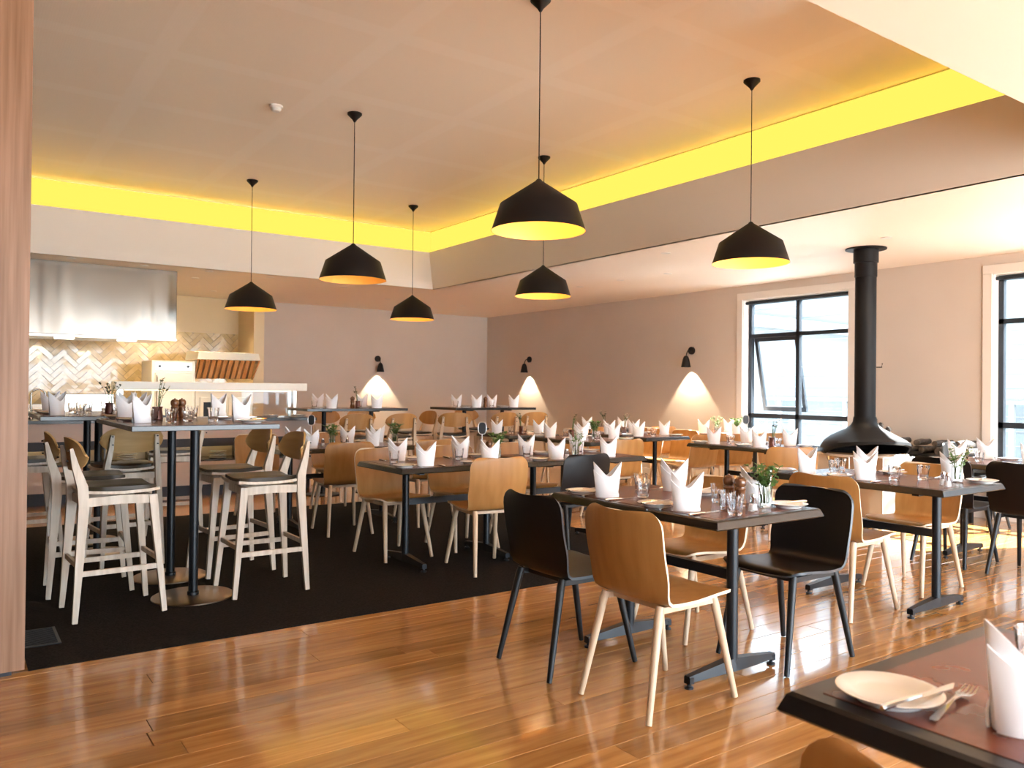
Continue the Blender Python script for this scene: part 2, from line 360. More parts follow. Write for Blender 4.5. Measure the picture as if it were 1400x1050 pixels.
# windows
for i, (a, c) in enumerate(WIN):
    w_ = empty('window_%d' % (i + 1)); w_['kind'] = 'structure'
    t = .09; b = MB()
    b.box(XR - .022, XR, a - t, c + t, ZT, ZT + t); b.box(XR - .022, XR, a - t, a, ZS - t, ZT); b.box(XR - .022, XR, c, c + t, ZS - t, ZT); b.box(XR - .035, XR + .12, a - t, c + t, ZS - .035, ZS)
    b.build('architrave', 'trim', w_, bevel=.004)
    b = MB(); b.box(XR, XR + .12, a, a + .012, ZS, ZT); b.box(XR, XR + .12, c - .012, c, ZS, ZT); b.box(XR, XR + .12, a, c, ZT - .012, ZT)
    b.build('reveal', 'reveal', w_)
    a_, c_ = a + .012, c - .012; x0, x1 = XR + .10, XR + .16; fw = .05
    b = MB()
    b.box(x0, x1, a_, c_, ZT - .012 - fw, ZT - .012); b.box(x0, x1, a_, c_, ZS, ZS + fw)
    for y in (a_, (a_ + c_) / 2 - fw / 2, c_ - fw): b.box(x0, x1, y, y + fw, ZS, ZT - .03)
    b.box(x0, x1, a_, c_, 2.0, 2.0 + fw); b.box(x0, x1, a_, c_, .93, .99)
    b.build('window_frame', 'alu', w_)
    mid = (a_ + c_) / 2
    for (y0, y1) in ((a_ + fw, mid - fw / 2), (mid + fw / 2, c_ - fw)):
        for (z0, z1) in ((ZS + fw, .93), (.99, 2.0), (2.05, ZT - .06)):
            awn = i == 0 and z0 == .99 and y0 > mid
            if awn: continue
            box('pane', 'glass', XR + .128, XR + .134, y0, y1, z0, z1, w_)
    # awning sash, pushed open at the bottom, in the first window's far light
    if i == 0:
        s_ = empty('sash', (XR + .14, 0, 2.0)); s_.parent = w_; s_.rotation_euler = (0, R(-12), 0)
        y0, y1 = mid + fw / 2 + .01, c_ - fw - .01; b = MB()
        b.box(0, .04, y0, y1, -.05, 0); b.box(0, .04, y0, y1, -1.0, -.94); b.box(0, .04, y0, y0 + .045, -.95, -.05); b.box(0, .04, y1 - .045, y1, -.95, -.05)
        b.build('sash_frame', 'alu', s_)
        box('pane', 'glass', .015, .021, y0 + .045, y1 - .045, -.94, -.05, s_)
    b = MB(); b.tube([(XR + .05, a_, ZT - .045), (XR + .05, c_, ZT - .045)], .02, 10); b.build('blind_roller', 'alu', w_)
# left foreground wood-clad panel
b = MB(); b.box(-1.6, .288, 4.12, 4.20, .02, ZH); pn = b.build('wall_panel', 'panelwood', kind='structure')
box('trim_1', 'kick', -1.6, .24, 4.13, 4.19, -.004, .02, kind='structure')  # dark strip painting the shadow in the gap under the panel
# floor grille set in the carpet
gr = empty('floor_grille', (.385, 4.66, 0)); tag(gr, 'dark metal floor grille set in the carpet beside the wood panel', 'grille')
b = MB(); b.box(-.085, .085, -.16, -.145, .004, .008); b.box(-.085, .085, .145, .16, .004, .008); b.box(-.085, -.072, -.145, .145, .004, .008); b.box(.072, .085, -.145, .145, .004, .008); b.build('grille_frame', 'iron', gr)
for k in range(13):
    box('slat', 'iron', -.072, .072, -.138 + k * .022, -.131 + k * .022, .004, .0075, gr)
# outside
box('ground_outside', 'paving', XR + .2, 40, -20, 40, -.3, -.1, kind='structure')
M['bounce_ground'] = grain(mat('bounce_paving', (.5, .45, .41), .9), (.40, .38, .36), (.50, .47, .44), (1, 1, 1), 2.0)
box('bounce_ground_outside', 'bounce_ground', -20, XR + .2, -30, YF, -.3, -.06, kind='structure')  # unseen paving added to bounce sunlight up onto the ceilings
ob = empty('building_outside', (15.5, 0, 0)); tag(ob, 'pale rendered low building seen through the windows', 'building')
box('wall', 'out_wall', 0, 4, -12, 24, -.1, 4.1, ob); box('gutter', 'out_white', -.12, 0, -12.2, 24.2, 3.98, 4.16, ob); box('roof', 'out_wall', -.1, 4.1, -12, 24, 4.1, 4.2, ob)
for k in range(14): box('cladding_strip', 'out_white', -.02, 0, -12, 24, .35 + k * .26, .362 + k * .26, ob)
b = MB(); b.hexa([(-.3, 13.3, 3.0), (-.1, 13.3, 3.0), (-.1, 9.2, 2.42), (-.3, 9.2, 2.42)], [(-.3, 13.3, 3.3), (-.1, 13.3, 3.3), (-.1, 9.2, 2.62), (-.3, 9.2, 2.62)]); b.build('sloping_white_bar', 'out_white', ob)  # white sloping bar, stands for the slanting streak in the pane
for k in range(16): box('post', 'out_white', -.25, -.17, -8 + k * 1.6, -7.92 + k * 1.6, -.1, 1.1, ob)
box('handrail', 'out_white', -.26, -.16, -12, 24, 1.1, 1.16, ob)

# ------------------------------------------------------------------ ceiling fittings
def make_pendant():
    r = empty('pendant_lamp'); RR = .283; zr = 2.255 - ZH       # origin at the ceiling
    b = MB(); b.lathe([(.062, 0), (.062, -.012), (.02, -.055), (.008, -.075)], 24); b.build('canopy', 'shade', r)
    b = MB(); b.tube([(0, 0, -.07), (0, 0, zr + .30)], .0035, 6); b.build('cord', 'shade', r)
    b = MB(); b.lathe([(.012, zr + .315), (.022, zr + .30), (RR * .82, zr + .158), (RR, zr)], 48)
    b2 = [(RR - .003, zr), (RR * .82 - .004, zr + .154), (.02, zr + .294)]
    sh = MB(); P = [[Vector((q[0] * math.cos(2 * PI * j / 48), q[0] * math.sin(2 * PI * j / 48), q[1])) for j in range(48)] for q in [(.012, zr + .312), (.022, zr + .30), (RR * .82, zr + .158), (RR, zr)]]
    v = []; f = []
    for row in P: v += row
    for k in range(3):
        for i in range(48): j = (i + 1) % 48; f.append((k * 48 + i, (k + 1) * 48 + i, (k + 1) * 48 + j, k * 48 + j))
    sh.add(v, f, 0, True); sh.build('lamp_shade', 'shade', r)
    v = []; f = []
    for q in b2: v += [(q[0] * math.cos(2 * PI * j / 48), q[0] * math.sin(2 * PI * j / 48), q[1]) for j in range(48)]
    for k in range(2):
        for i in range(48): j = (i + 1) % 48; f.append((k * 48 + i, k * 48 + j, (k + 1) * 48 + j, (k + 1) * 48 + i))
    o = len(v); v += [(RR * math.cos(2 * PI * j / 48), RR * math.sin(2 * PI * j / 48), zr) for j in range(48)]
    for i in range(48): j = (i + 1) % 48; f.append((o + i, o + j, j, i))
    ln = MB(); ln.add(v, f, 0, True); ln.build('shade_lining', 'gold', r)
    b = MB(); b.lathe([(.0, zr + .22), (.022, zr + .215), (.022, zr + .16), (0, zr + .155)], 12); b.build('lamp_holder', 'shade', r)
    b = MB(); b.lathe([(0, zr + .155), (.025, zr + .14), (.035, zr + .11), (.025, zr + .085), (0, zr + .075)], 14); b.build('bulb', 'bulb', r)
    return r
pend = Proto(make_pendant)
for (x, y, t, zr_) in [(2.877, 3.829, 'largest black pendant lamp, hanging in the front row over the carpet edge', 2.225),
                  (2.807, 6.361, 'black pendant lamp left of centre, second size, nearest over the left dining tables', 2.195),
                  (4.914, 3.884, 'rightmost black pendant lamp, hanging in front of the right bulkhead', 2.24),
                  (2.789, 9.120, 'leftmost black pendant lamp, in front of the kitchen hood corner', 2.155),
                  (4.847, 9.125, 'smallest black pendant lamp, hanging before the back wall', 2.16),
                  (4.874, 6.401, 'black pendant lamp hanging right behind and below the largest one', 2.215)]:
    o = pend.put((x, y, ZH), 0, t, 'lamp', 'black pendant lamps over the dining room'); d_ = 2.255 - zr_
    PD = globals().setdefault('PD', []); PD.append((o, d_))
for o, d_ in PD:      # cords differ a little in length
    for c_ in o.children:
        if c_.name.startswith('cord'): L0 = 2.255 - ZH + .30; c_.scale = (1, 1, (L0 - d_) / L0)
        elif not c_.name.startswith('canopy'): c_.location = (0, 0, -d_)
def make_down():
    r = empty('downlight'); b = MB(); b.lathe([(.034, 0), (.05, 0), (.05, -.004), (.034, -.004)], 20); b.build('bezel', 'white_plastic', r)
    b = MB(); b.lathe([(0, -.002), (.034, -.002)], 20); b.build('diffuser', 'down', r); return r
down = Proto(make_down)
DL = [(1.104, 10.19, 'far left, above the left end of the kitchen hood'), (1.873, 10.249, 'above the right half of the kitchen hood'), (2.617, 10.248, 'just right of the kitchen hood, nearer row'),
      (3.393, 10.28, 'above the leftmost pendant lamp'), (2.63, 10.988, 'right of the kitchen hood, row behind'), (5.717, 11.598, 'left of the smallest pendant, near the back wall'),
      (7.172, 11.668, 'closest to the back right corner'), (7.089, 8.467, 'between the small pendants and the right wall'), (7.064, 7.634, 'right of the pendant below the largest one'), (6.035, 5.843, 'beside the bulkhead right of the large pendant'),
      (7.11, 6.844, 'left of the rightmost pendant shade'), (7.008, 4.019, 'beside the top of the black flue'), (4.542, 10.6, 'behind the second pendant shade'), (3.2, 12.3, 'added to light the kitchen, over the small canopy'), (2.5, 12.9, 'added to warm the tiles, behind the kitchen hood')]  # last two are added lamps that warm the kitchen tiles
for x, y, t in DL:
    down.put((x, y, ZC), 0, 'small recessed ceiling downlight ' + t, 'light', 'recessed downlights in the low ceiling')
    l = bpy.data.lights.new('downlight_beam', 'SPOT'); l.energy = 20; l.color = (1.0, .76, .48); l.spot_size = R(110); l.spot_blend = .8; l.shadow_soft_size = .04
    lo = bpy.data.objects.new('downlight_beam', l); COL.objects.link(lo); lo.location = (x, y, ZC - .02)
for x, y in ((2.877, 3.829), (2.807, 6.361), (4.914, 3.884), (2.789, 9.12), (4.847, 9.125), (4.874, 6.401)):
    l = bpy.data.lights.new('pendant_glow', 'POINT'); l.energy = 3; l.color = (1.0, .62, .28); l.shadow_soft_size = .035
    lo = bpy.data.objects.new('pendant_glow', l); COL.objects.link(lo); lo.location = (x, y, 2.255 + .05)
sm = empty('smoke_detector', (2.2, 6.58, ZH)); tag(sm, 'white round smoke detector on the raised ceiling', 'detector')
b = MB(); b.lathe([(.055, 0), (.055, -.012), (.045, -.018)], 24); b.build('base', 'white_plastic', sm)
b = MB(); b.lathe([(.04, -.018), (.043, -.035), (.03, -.048), (.0, -.05)], 24); b.build('sensor_head', 'white_plastic', sm)
# wall lamps
def make_sconce():
    r = empty('wall_lamp')      # origin at the wall, +x out of the wall
    b = MB(); b.tube([(0, 0, 0), (.03, 0, 0)], .055, 24); b.build('backplate', 'shade', r)
    b = MB(); b.tube([(.03, 0, 0), (.09, 0, .0), (.12, 0, -.05), (.13, 0, -.1)], .007, 8); b.build('arm', 'shade', r)
    b = MB(); P = [[Vector((.13 + q[0] * math.cos(2 * PI * j / 24), q[0] * math.sin(2 * PI * j / 24), q[1])) for j in range(24)] for q in [(.02, -.08), (.035, -.1), (.045, -.13), (.068, -.24)]]
    b.sheet(P, .003, closed=True); b.build('lamp_shade', 'shade', r)
    b = MB(); b.lathe([(0, -.12), (.025, -.14), (.025, -.165), (0, -.18)], 12, (.13, 0)); b.build('bulb', 'bulb', r)
    return r
sc = Proto(make_sconce)
for (p, rz, t) in [((XR, 7.92, 1.86), PI, 'black wall lamp on the right wall next to the window'), ((XR, 11.85, 1.83), PI, 'black wall lamp on the right wall near the corner'), ((6.36, YB, 1.81), -PI / 2, 'black wall lamp on the back wall left of the corner')]:
    sc.put(p, rz, t, 'lamp', 'black wall lamps')
    d = Vector((math.cos(rz), math.sin(rz), 0))
    l = bpy.data.lights.new('wall_lamp_beam', 'SPOT'); l.energy = 20; l.color = (1.0, .84, .60); l.spot_size = R(80); l.spot_blend = .25; l.shadow_soft_size = .015
    lo = bpy.data.objects.new('wall_lamp_beam', l); COL.objects.link(lo); lo.location = Vector(p) + d * .125 + Vector((0, 0, -.2))
    lo.rotation_euler = (-d * .12 + Vector((0, 0, -1))).to_track_quat('-Z', 'Y').to_euler()

# ------------------------------------------------------------------ chairs
def shell(back_top=.80, w=.22):
    pts = []
    # profile front -> seat -> bend -> back top (x forward)
    pts += [(.225, .432), (.215, .446), (.19, .452), (.13, .450), (.06, .443), (-.02, .436), (-.09, .433), (-.13, .435)]
    cx_, cz_, r_ = -.135, .495, .06
    for k in range(1, 7):
        a = -PI / 2 - k * R(80) / 6; pts.append((cx_ + r_ * math.cos(a), cz_ + r_ * math.sin(a)))
    x0, z0 = pts[-1]
    for k in range(1, 11):
        t = k / 10; pts.append((x0 - .058 * t - .012 * math.sin(t * PI), z0 + (back_top - z0) * t))
    # arc length
    L = [0]
    for k in range(1, len(pts)): L.append(L[-1] + math.dist(pts[k], pts[k - 1]))
    tot = L[-1]; rc = .065
    def rs(q):   # resample by arc length
        for k in range(1, len(L)):
            if q <= L[k] + 1e-9:
                t = (q - L[k - 1]) / (L[k] - L[k - 1]); return (pts[k - 1][0] + (pts[k][0] - pts[k - 1][0]) * t, pts[k - 1][1] + (pts[k][1] - pts[k - 1][1]) * t)
        return pts[-1]
    qs = [0, .002, .008, .02, .04, .065] + [.065 + (tot - .13) * k / 22 for k in range(1, 22)] + [tot - .065, tot - .04, tot - .02, tot - .008, tot - .002, tot]
    P = []
    for q in qs:
        x, z = rs(q); d = min(q, tot - q); hw = w
        if d < rc: hw = w - (rc - math.sqrt(max(0, rc * rc - (rc - d) ** 2)))
        back = max(0, min(1, (q / tot - .42) / .25)); waist = 1 - .06 * math.exp(-((q / tot - .48) / .12) ** 2)
        row = []
        for j in range(11):
            u = -1 + 2 * j / 10; row.append(Vector((x + .035 * back * u * u, u * hw * waist, z + .006 * (1 - back) * u * u)))
        P.append(row)
    return P
def make_chair(black):
    def f():
        r = empty('dining_chair'); b = MB(); b.sheet(shell(), .012, 0, 1); b.build('seat_shell', ['black_ply', 'black_edge_sheen'] if black else ['ply', 'ply_edge'], r)
        lm = 'black_leg' if black else 'leg_wood'
        b = MB(); b.box(-.12, .16, -.012, .012, .405, .428); b.box(.135, .160, -.150, .150, .405, .435); b.box(-.125, -.10, -.155, .155, .405, .424)
        b.box(-.15, .15, -.165, -.14, .402, .426); b.box(-.15, .15, .14, .165, .402, .426); b.build('seat_frame', lm, r)
        for sx in (1, -1):
            for sy in (1, -1):
                b = MB(); b.tube([(sx * .155, sy * .155, .43), (sx * .165, sy * .158, .40), (sx * .255, sy * .195, .004)], [.017, .0185, .0125], 12); b.build('leg', lm, r)
        return r
    return f
chW = Proto(make_chair(False)); chB = Proto(make_chair(True))
G1 = 'moulded ply dining chairs'
def chair(x, y, deg, label, black=False, z=0):
    (chB if black else chW).put((x, y, z), R(deg), label, 'chair', G1)
CZ = .0045
chair(2.44, 2.385, 1, 'nearest oak ply chair, back turned to us, at the centre table')
chair(2.40, 2.94, 0, 'black ply chair left of the nearest oak chair, back turned to us', True)
chair(3.33, 2.41, 180, 'black ply chair facing us at the near end of the centre table', True)
chair(3.29, 2.97, 179, 'oak ply chair partly hidden behind the centre table, facing us')
chair(4.34, 2.745, 2, 'oak ply chair directly behind the large black chair that faces us')
chair(5.22, 2.80, 180, 'oak ply chair facing us across the table in front of the fireplace')
chair(6.27, 2.50, 0, 'black ply chair with its back to us at the far right table', True)
chair(6.27, 3.04, 0, 'black ply chair at the far right table, only seat and legs showing', True)
chair(8.0, 3.70, -80, 'black ply chair in front of the right window, only its back visible', True)
chair(2.79, 5.53, -88, 'oak ply chair facing us behind the left end of the carpet table', z=CZ)
chair(3.42, 5.55, -92, 'oak ply chair facing us in the middle behind the carpet table', z=CZ)
chair(3.14, 4.77, 82, 'pale sunlit oak ply chair with its back to us at the carpet table', z=CZ)
chair(3.84, 4.70, 90, 'blue-black ply chair behind the centre table, back to us', True, CZ)
chair(4.10, 5.62, -90, 'oak ply chair facing us behind the pepper mill of the carpet table', z=CZ)
chair(2.86, 6.66, 84, 'shaded oak ply chair, back to us, just right of the bar stools', z=CZ)
chair(3.705, 6.70, 90, 'greyish oak ply chair showing behind the left napkin of the carpet table', z=CZ)
chair(2.52, 7.78, -90, 'oak ply chair facing us behind the left end of the long table', z=CZ)
chair(3.30, 7.80, -90, 'oak ply chair facing us behind the long table with a number stand', z=CZ)
chair(5.42, 5.95, 88, 'sunlit oak ply chair just beyond the blue-black chair, back to us')
chair(6.86, 6.22, 88, 'sunlit oak ply chair below the pale flowers, back to us')
chair(7.40, 6.15, 62, 'narrow sunlit oak ply chair right of the one below the pale flowers')
chair(7.18, 6.80, 180, 'oak ply chair facing us behind the long far table, nearer one')
chair(7.18, 7.38, 180, 'oak ply chair facing us behind the long far table, farther one')
chair(6.08, 4.42, 52, 'pinkish oak ply chair with its back square to us, left of the fireplace')
chair(7.72, 5.62, -110, 'oak ply chair facing us below the left window, behind a folded napkin')
chair(6.40, 7.92, 92, 'oak ply chair with pink-lit back before the far bar tables')
chair(6.98, 8.05, 90, 'oak ply chair behind the two overlapping napkins, near the right wall lamp glow')
chair(7.85, 7.80, 80, 'oak ply chair by the right wall, left of the tall napkin')
chair(1.215, .475, 0, 'oak ply chair at the foreground table, only the top of its back in view')

# ------------------------------------------------------------------ bar stools
def make_stool(A='ash', B='ash_back'):
    r = empty('bar_stool')
    P = []
    for i in range(9):
        x = -.19 + .39 * i / 8; row = []
        for j in range(9):
            u = -1 + 2 * j / 8; hw = .205 - .03 * max(0, (.0 - x) / .19)
            if i in (0, 8): hw -= .02
            row.append(Vector((x, u * hw, .672 + .014 * u * u + .010 * (abs(x) / .2) ** 2)))
        P.append(row)
    b = MB(); b.sheet(P, .016); b.build('seat', A, r)
    P = []
    for i in range(9):
        x = -.165 + .35 * i / 8; row = []
        for j in range(9):
            u = -1 + 2 * j / 8; hw = .19 - .03 * max(0, -x / .19)
            if i in (0, 8): hw -= .03
            e = max(abs(u), abs(2 * i / 8 - 1)); row.append(Vector((x, u * hw, .705 + .01 * u * u - .012 * e ** 4)))
        P.append(row)
    b = MB(); b.sheet(P, .03); b.build('cushion', 'leather', r)
    P = []
    for i in range(13):
        v = -1 + 2 * i / 12; row = []
        for j in range(17):
            u = math.sin((-1 + 2 * j / 16) * PI / 2); hh = max(.012, .09 * (max(0, 1 - abs(u) ** 3.2)) ** .5)
            row.append(Vector((-.235 - v * .012 + .055 * u * u, u * .205, .895 + v * hh)))
        P.append(row)
    b = MB(); b.sheet(P, .012); b.build('backrest', B, r)
    for sy in (1, -1):
        b = MB(); b.tube([(.225, sy * .205, .004), (.165, sy * .165, .66)], [(.012, .013), (.02, .022)], sq=True); b.build('leg', A, r)
        b = MB(); b.tube([(-.225, sy * .20, .004), (-.185, sy * .172, .62), (-.19, sy * .165, .72), (-.225, sy * .15, .84), (-.243, sy * .145, .93)], [(.012, .013), (.020, .026), (.018, .026), (.015, .017), (.012, .008)], sq=True); b.build('leg', A, r)
        b = MB(); b.tube([(.195, sy * .188, .26), (-.21, sy * .190, .26)], [(.008, .014)] * 2, sq=True); b.build('stretcher', A, r)
        b = MB(); b.tube([(.16, sy * .168, .638), (0, sy * .170, .645), (-.18, sy * .172, .638)], [(.009, .024)] * 3, sq=True); b.build('seat_rail', A, r)
    for x, z in ((.197, .30), (-.207, .30)):
        b = MB(); b.tube([(x, -.186, z), (x, .186, z)], [(.008, .014)] * 2, sq=True); b.build('stretcher', A, r)
    box('seat_rail', A, .145, .165, -.15, .15, .615, .66, r); box('seat_rail', A, -.185, -.165, -.16, .16, .615, .66, r)
    for sy in (1, -1):
        for dz in (0, .055):
            b = MB(); b.tube([(-.262 + dz * .1 - .004, sy * .147, .865 + dz), (-.255 + dz * .1, sy * .147, .865 + dz)], .005, 8); b.build('screw', 'iron', r)
    return r
st = Proto(make_stool); st_warm_lit = Proto(lambda: make_stool('leg_wood', 'ply'))  # far stools: warm lighting put into a golden timber colour
def stool(x, y, deg, label, z=CZ): (st if z else st_warm_lit).put((x, y, z), R(deg), label, 'stool', 'pale timber bar stools with leather seats')
stool(.775, 5.02, 3, 'pale timber bar stool nearest us on the left of the near bar table')
stool(.73, 5.63, -3, 'pale timber bar stool second on the left side, directly behind the nearest')
stool(1.63, 5.05, 180, 'pale timber bar stool nearest us on the right of the near bar table')
stool(1.62, 5.68, 184, 'pale timber bar stool second on the right side of the near bar table')
stool(.47, 7.05, 5, 'pale timber bar stool cut by the wood panel at the far left')
stool(1.04, 6.31, 96, 'pale timber bar stool with its grained back square to us')
stool(1.62, 7.48, 172, 'pale timber bar stool behind the tall bar table legs, turned away')
# far stools
for x, y, d, t in [(3.80, 8.62, 88, 'golden-lit bar stool with its back to us, left at the left back bar table'), (4.34, 8.60, 92, 'golden-lit bar stool with its back to us, right at the left back bar table'),
                   (4.06, 9.80, -85, 'golden-lit bar stool at the far side of the left back bar table, leftmost'), (4.55, 9.80, -90, 'golden-lit bar stool facing us at the left back bar table, far side'), (4.98, 9.25, 182, 'yellow-lit bar stool at the right end of the left back bar table'),
                   (5.22, 8.70, 65, 'golden-lit bar stool at the left end of the right back bar table'), (5.85, 8.66, 90, 'golden-lit bar stool, back to us, at the middle of the right back bar table'), (6.35, 8.66, 86, 'golden-lit bar stool, back to us, at the right of the corner bar table'),
                   (6.2, 9.78, -90, 'golden-lit bar stool facing us at the far side of the corner bar table')]:
    stool(x, y, d, t, 0)

# ------------------------------------------------------------------ tables
def make_table(L, w, h):
    """long along local y"""
    def f():
        r = empty('dining_table'); hx, hy = w / 2, L / 2
        P = [(hx - .018, hy - .018, h), (hx - .011, hy - .011, h - .006), (hx, hy, h - .033), (hx - .004, hy - .004, h - .038)]
        b = MB(); v = []; fc = []
        for (a, c, z) in P: v += [(-a, -c, z), (a, -c, z), (a, c, z), (-a, c, z)]
        for k in range(3):
            for i in range(4): j = (i + 1) % 4; fc.append((k * 4 + j, k * 4 + i, (k + 1) * 4 + i, (k + 1) * 4 + j))
        fc.append((0, 1, 2, 3)); fc.append((15, 14, 13, 12)); b.add(v, fc); tp = b.build('table_top', 'table', r)
        b = MB(); e = .055; b.box(-hx + e, hx - e, -hy + e, hy - e, h - .001, h + .0012); b.build('inlay', 'inlay', tp)
        yc = hy - .22
        for s in (1, -1):
            y = s * yc
            b = MB(); b.tube([(0, y, .03), (0, y, h - .038)], .0255, 16); b.build('column', 'iron', r)
            fb = MB()
            for sx in (1, -1):
                fb.hexa([(0, y - .03, .03), (sx * .29, y - .018, .03), (sx * .29, y + .018, .03), (0, y + .03, .03)] if sx > 0 else [(sx * .29, y - .018, .03), (0, y - .03, .03), (0, y + .03, .03), (sx * .29, y + .018, .03)],
                        [(0, y - .022, .085), (sx * .29, y - .014, .055), (sx * .29, y + .014, .055), (0, y + .022, .085)] if sx > 0 else [(sx * .29, y - .014, .055), (0, y - .022, .085), (0, y + .022, .085), (sx * .29, y + .014, .055)])
                fb.box(min(sx * .29, sx * .265), max(sx * .29, sx * .265), y - .018, y + .018, .022, .05)
            ft = fb.build('foot', 'iron', r)
            for sx in (1, -1):
                g = MB(); g.lathe([(.02, .0), (.02, .008), (.008, .01), (.008, .03)], 12, (sx * .278, y)); g.build('glide', 'iron', ft)
            b = MB(); b.box(-.24, .24, y - .02, y + .02, h - .06, h - .038); b.build('top_bracket', 'iron', r)
        b = MB(); b.box(-.014, .014, -yc, yc, .43, .475); b.build('stretcher', 'iron', r)
        return r
    return f
T_A = Proto(make_table(1.10, .72, .75)); T_B = Proto(make_table(1.14, .72, .728)); T_C = Proto(make_table(1.36, .72, .728)); T_S = Proto(make_table(.74, .74, .735))
GT = 'black rectangular dining tables'
TB = {}
def table(key, pr_, x, y, deg, label, top, half, z=0, name=None):
    pr_.put((x, y, z), R(deg), label, 'table', GT); TB[key] = (x, y, R(deg), top + z, half)
table('T1', T_A, 2.89, 2.70, 0, 'black table with red-brown inlay in the centre, nearest full table', .7515, (.36, .55))
table('T2', T_A, 4.76, 2.74, 0, 'black table with red-brown inlay before the fireplace, right of centre', .7515, (.36, .55))
table('T3', T_A, 6.64, 2.82, 0, 'black table at the far right with black chairs', .7515, (.36, .55))
table('T4', T_B, 3.06, 5.17, 90, 'black table standing on the carpet, left corner toward us', .7295, (.36, .57), CZ)
table('T6', T_B, 4.22, 5.19, 90, 'black table joined to the right of the carpet table', .7295, (.36, .57), .0)
table('T5', T_C, 3.0, 7.10, 90, 'long black table on the carpet behind the bar stools', .7295, (.36, .68), CZ)
table('T9', T_A, 5.66, 6.70, 0, 'black table beyond the blue-black chair, far middle', .7515, (.36, .55))
table('T7', T_A, 6.73, 6.99, 0, 'black table beneath the right wall lamp, end chair toward us', .7515, (.36, .55))
table('T12', T_A, 7.98, 6.55, 0, 'black table by the right wall under the wall lamp glow', .7515, (.36, .55))
table('T8', T_A, 6.52, 5.10, 0, 'black table left of the fireplace with the small number stand', .7515, (.36, .55))
table('T10', T_S, 5.74, 8.02, 0, 'small square black table in front of the right back bar table', .7365, (.37, .37))
table('T11', T_S, 7.55, 8.45, 0, 'small square black table by the right wall, far end', .7365, (.37, .37))
# foreground table (bottom right corner)
TFp = Proto(make_table(1.20, .76, .75)); table('TF', TFp, 1.20 + .38, .885 - .6, 0, 'black table with red-brown inlay in the foreground, holding the largest plate', .7515, (.38, .6))

def make_bar_table(L, w, h, disc):
    def f():
        r = empty('bar_table'); hx, hy = w / 2, L / 2
        tp = box('table_top', 'table', -hx, hx, -hy, hy, h - .03, h, r, bevel=.003)
        b = MB(); b.box(-hx + .02, hx - .02, -hy + .02, hy - .02, h - .001, h + .001); b.build('inlay', 'inlay', tp)
        for s in (1, -1):
            y = s * (hy * .48)
            b = MB(); b.tube([(0, y, .012), (0, y, h - .04)], .027, 18); b.build('column', 'iron', r)
            b = MB()
            if disc: b.lathe([(.235, 0), (.235, .006), (.228, .010), (.03, .012)], 48, (0, y)); b.build('base_disc', 'disc', r)
            else: b.lathe([(.21, 0), (.21, .01), (.03, .014)], 32, (0, y)); b.build('base_disc', 'iron', r)
            b = MB(); b.lathe([(.034, .012), (.034, .03), (.028, .034)], 20, (0, y)); b.build('collar', 'iron', r)
            b = MB(); b.box(-.2, .2, y - .02, y + .02, h - .045, h - .03); b.build('top_bracket', 'iron', r)
        return r
    return f
BT = Proto(make_bar_table(1.27, .82, 1.05, True)); BT2 = Proto(make_bar_table(1.27, .82, 1.05, True)); BF = Proto(make_bar_table(1.28, .68, 1.032, False))
def btable(key, p, x, y, deg, label, top, half, z=0):
    p.put((x, y, z), R(deg), label, 'table', 'tall black bar tables'); TB[key] = (x, y, R(deg), top + z, half)
btable('B1', BT, 1.225, 5.38, 0, 'tall black bar table nearest us with round steel floor discs', 1.051, (.41, .635), CZ)
btable('B2', BT, .93, 7.05, 0, 'tall black bar table behind the nearest one, before the kitchen counter', 1.051, (.41, .635), CZ)
btable('B3', BF, 3.98, 9.12, 90, 'tall black bar table against the back wall, left one', 1.033, (.34, .64))
btable('B4', BF, 5.95, 9.12, 90, 'tall black bar table near the room corner, right one', 1.033, (.34, .64))

# ------------------------------------------------------------------ tableware prototypes
def make_napkin():
    b = MB(); n = 40; rows = 12; P = []
    def rad(a, t):
        ax = .056 + .022 * t; ay = .040 - .004 * t
        return Vector((ax * math.cos(a), ay * math.sin(a), 0))
    for i in range(rows + 1):
        t = i / rows; row = []
        for j in range(n):
            a = 2 * PI * j / n; pk = abs(math.cos(a)); top = .112 + .078 * (max(0, (pk - .05) / .95)) ** 1.35
            p = rad(a, t * (.5 + .5 * pk ** 3)); p.z = top * t
            p.x *= 1 + .02 * math.sin(3 * a + 2); p.y *= 1 - .38 * t * pk ** 4
            row.append(p)
        P.append(row)
    b.sheet(P, .0022, closed=True)
    # folded flaps wrapping diagonally across front and back
    for s in (1, -1):
        Q = []
        for i in range(9):
            t = i / 8; row = []
            for j in range(17):
                u = j / 16; a = (PI + .25) + (PI - .5) * u if s > 0 else .25 + (PI - .5) * u
                pk = abs(math.cos(a)); edge = (.150 - .142 * u) if s > 0 else (.150 - .142 * u)
                z = max(.0005, edge * t); q = rad(a, z / .19 * (.5 + .5 * pk ** 3)); q *= 1.09; q.y *= 1 - .3 * (z / .19) * pk ** 4; q.z = z; q.x *= 1.02
                row.append(q)
            Q.append(row)
        b.sheet(Q, .004)
    b.v = [(x * .92, y * .92, z * .91) for (x, y, z) in b.v]
    return b.build('napkin', 'linen')
nap = Proto(make_napkin)
def make_plate():
    r = empty('side_plate'); b = MB(); b.lathe([(0, .004), (.05, .003), (.052, .0), (.055, .0), (.058, .006), (.083, .016), (.086, .0185), (.083, .0195), (.06, .0105), (.052, .008), (0, .0078)], 36)
    b.build('plate', 'china', r); return r
plt = Proto(make_plate)
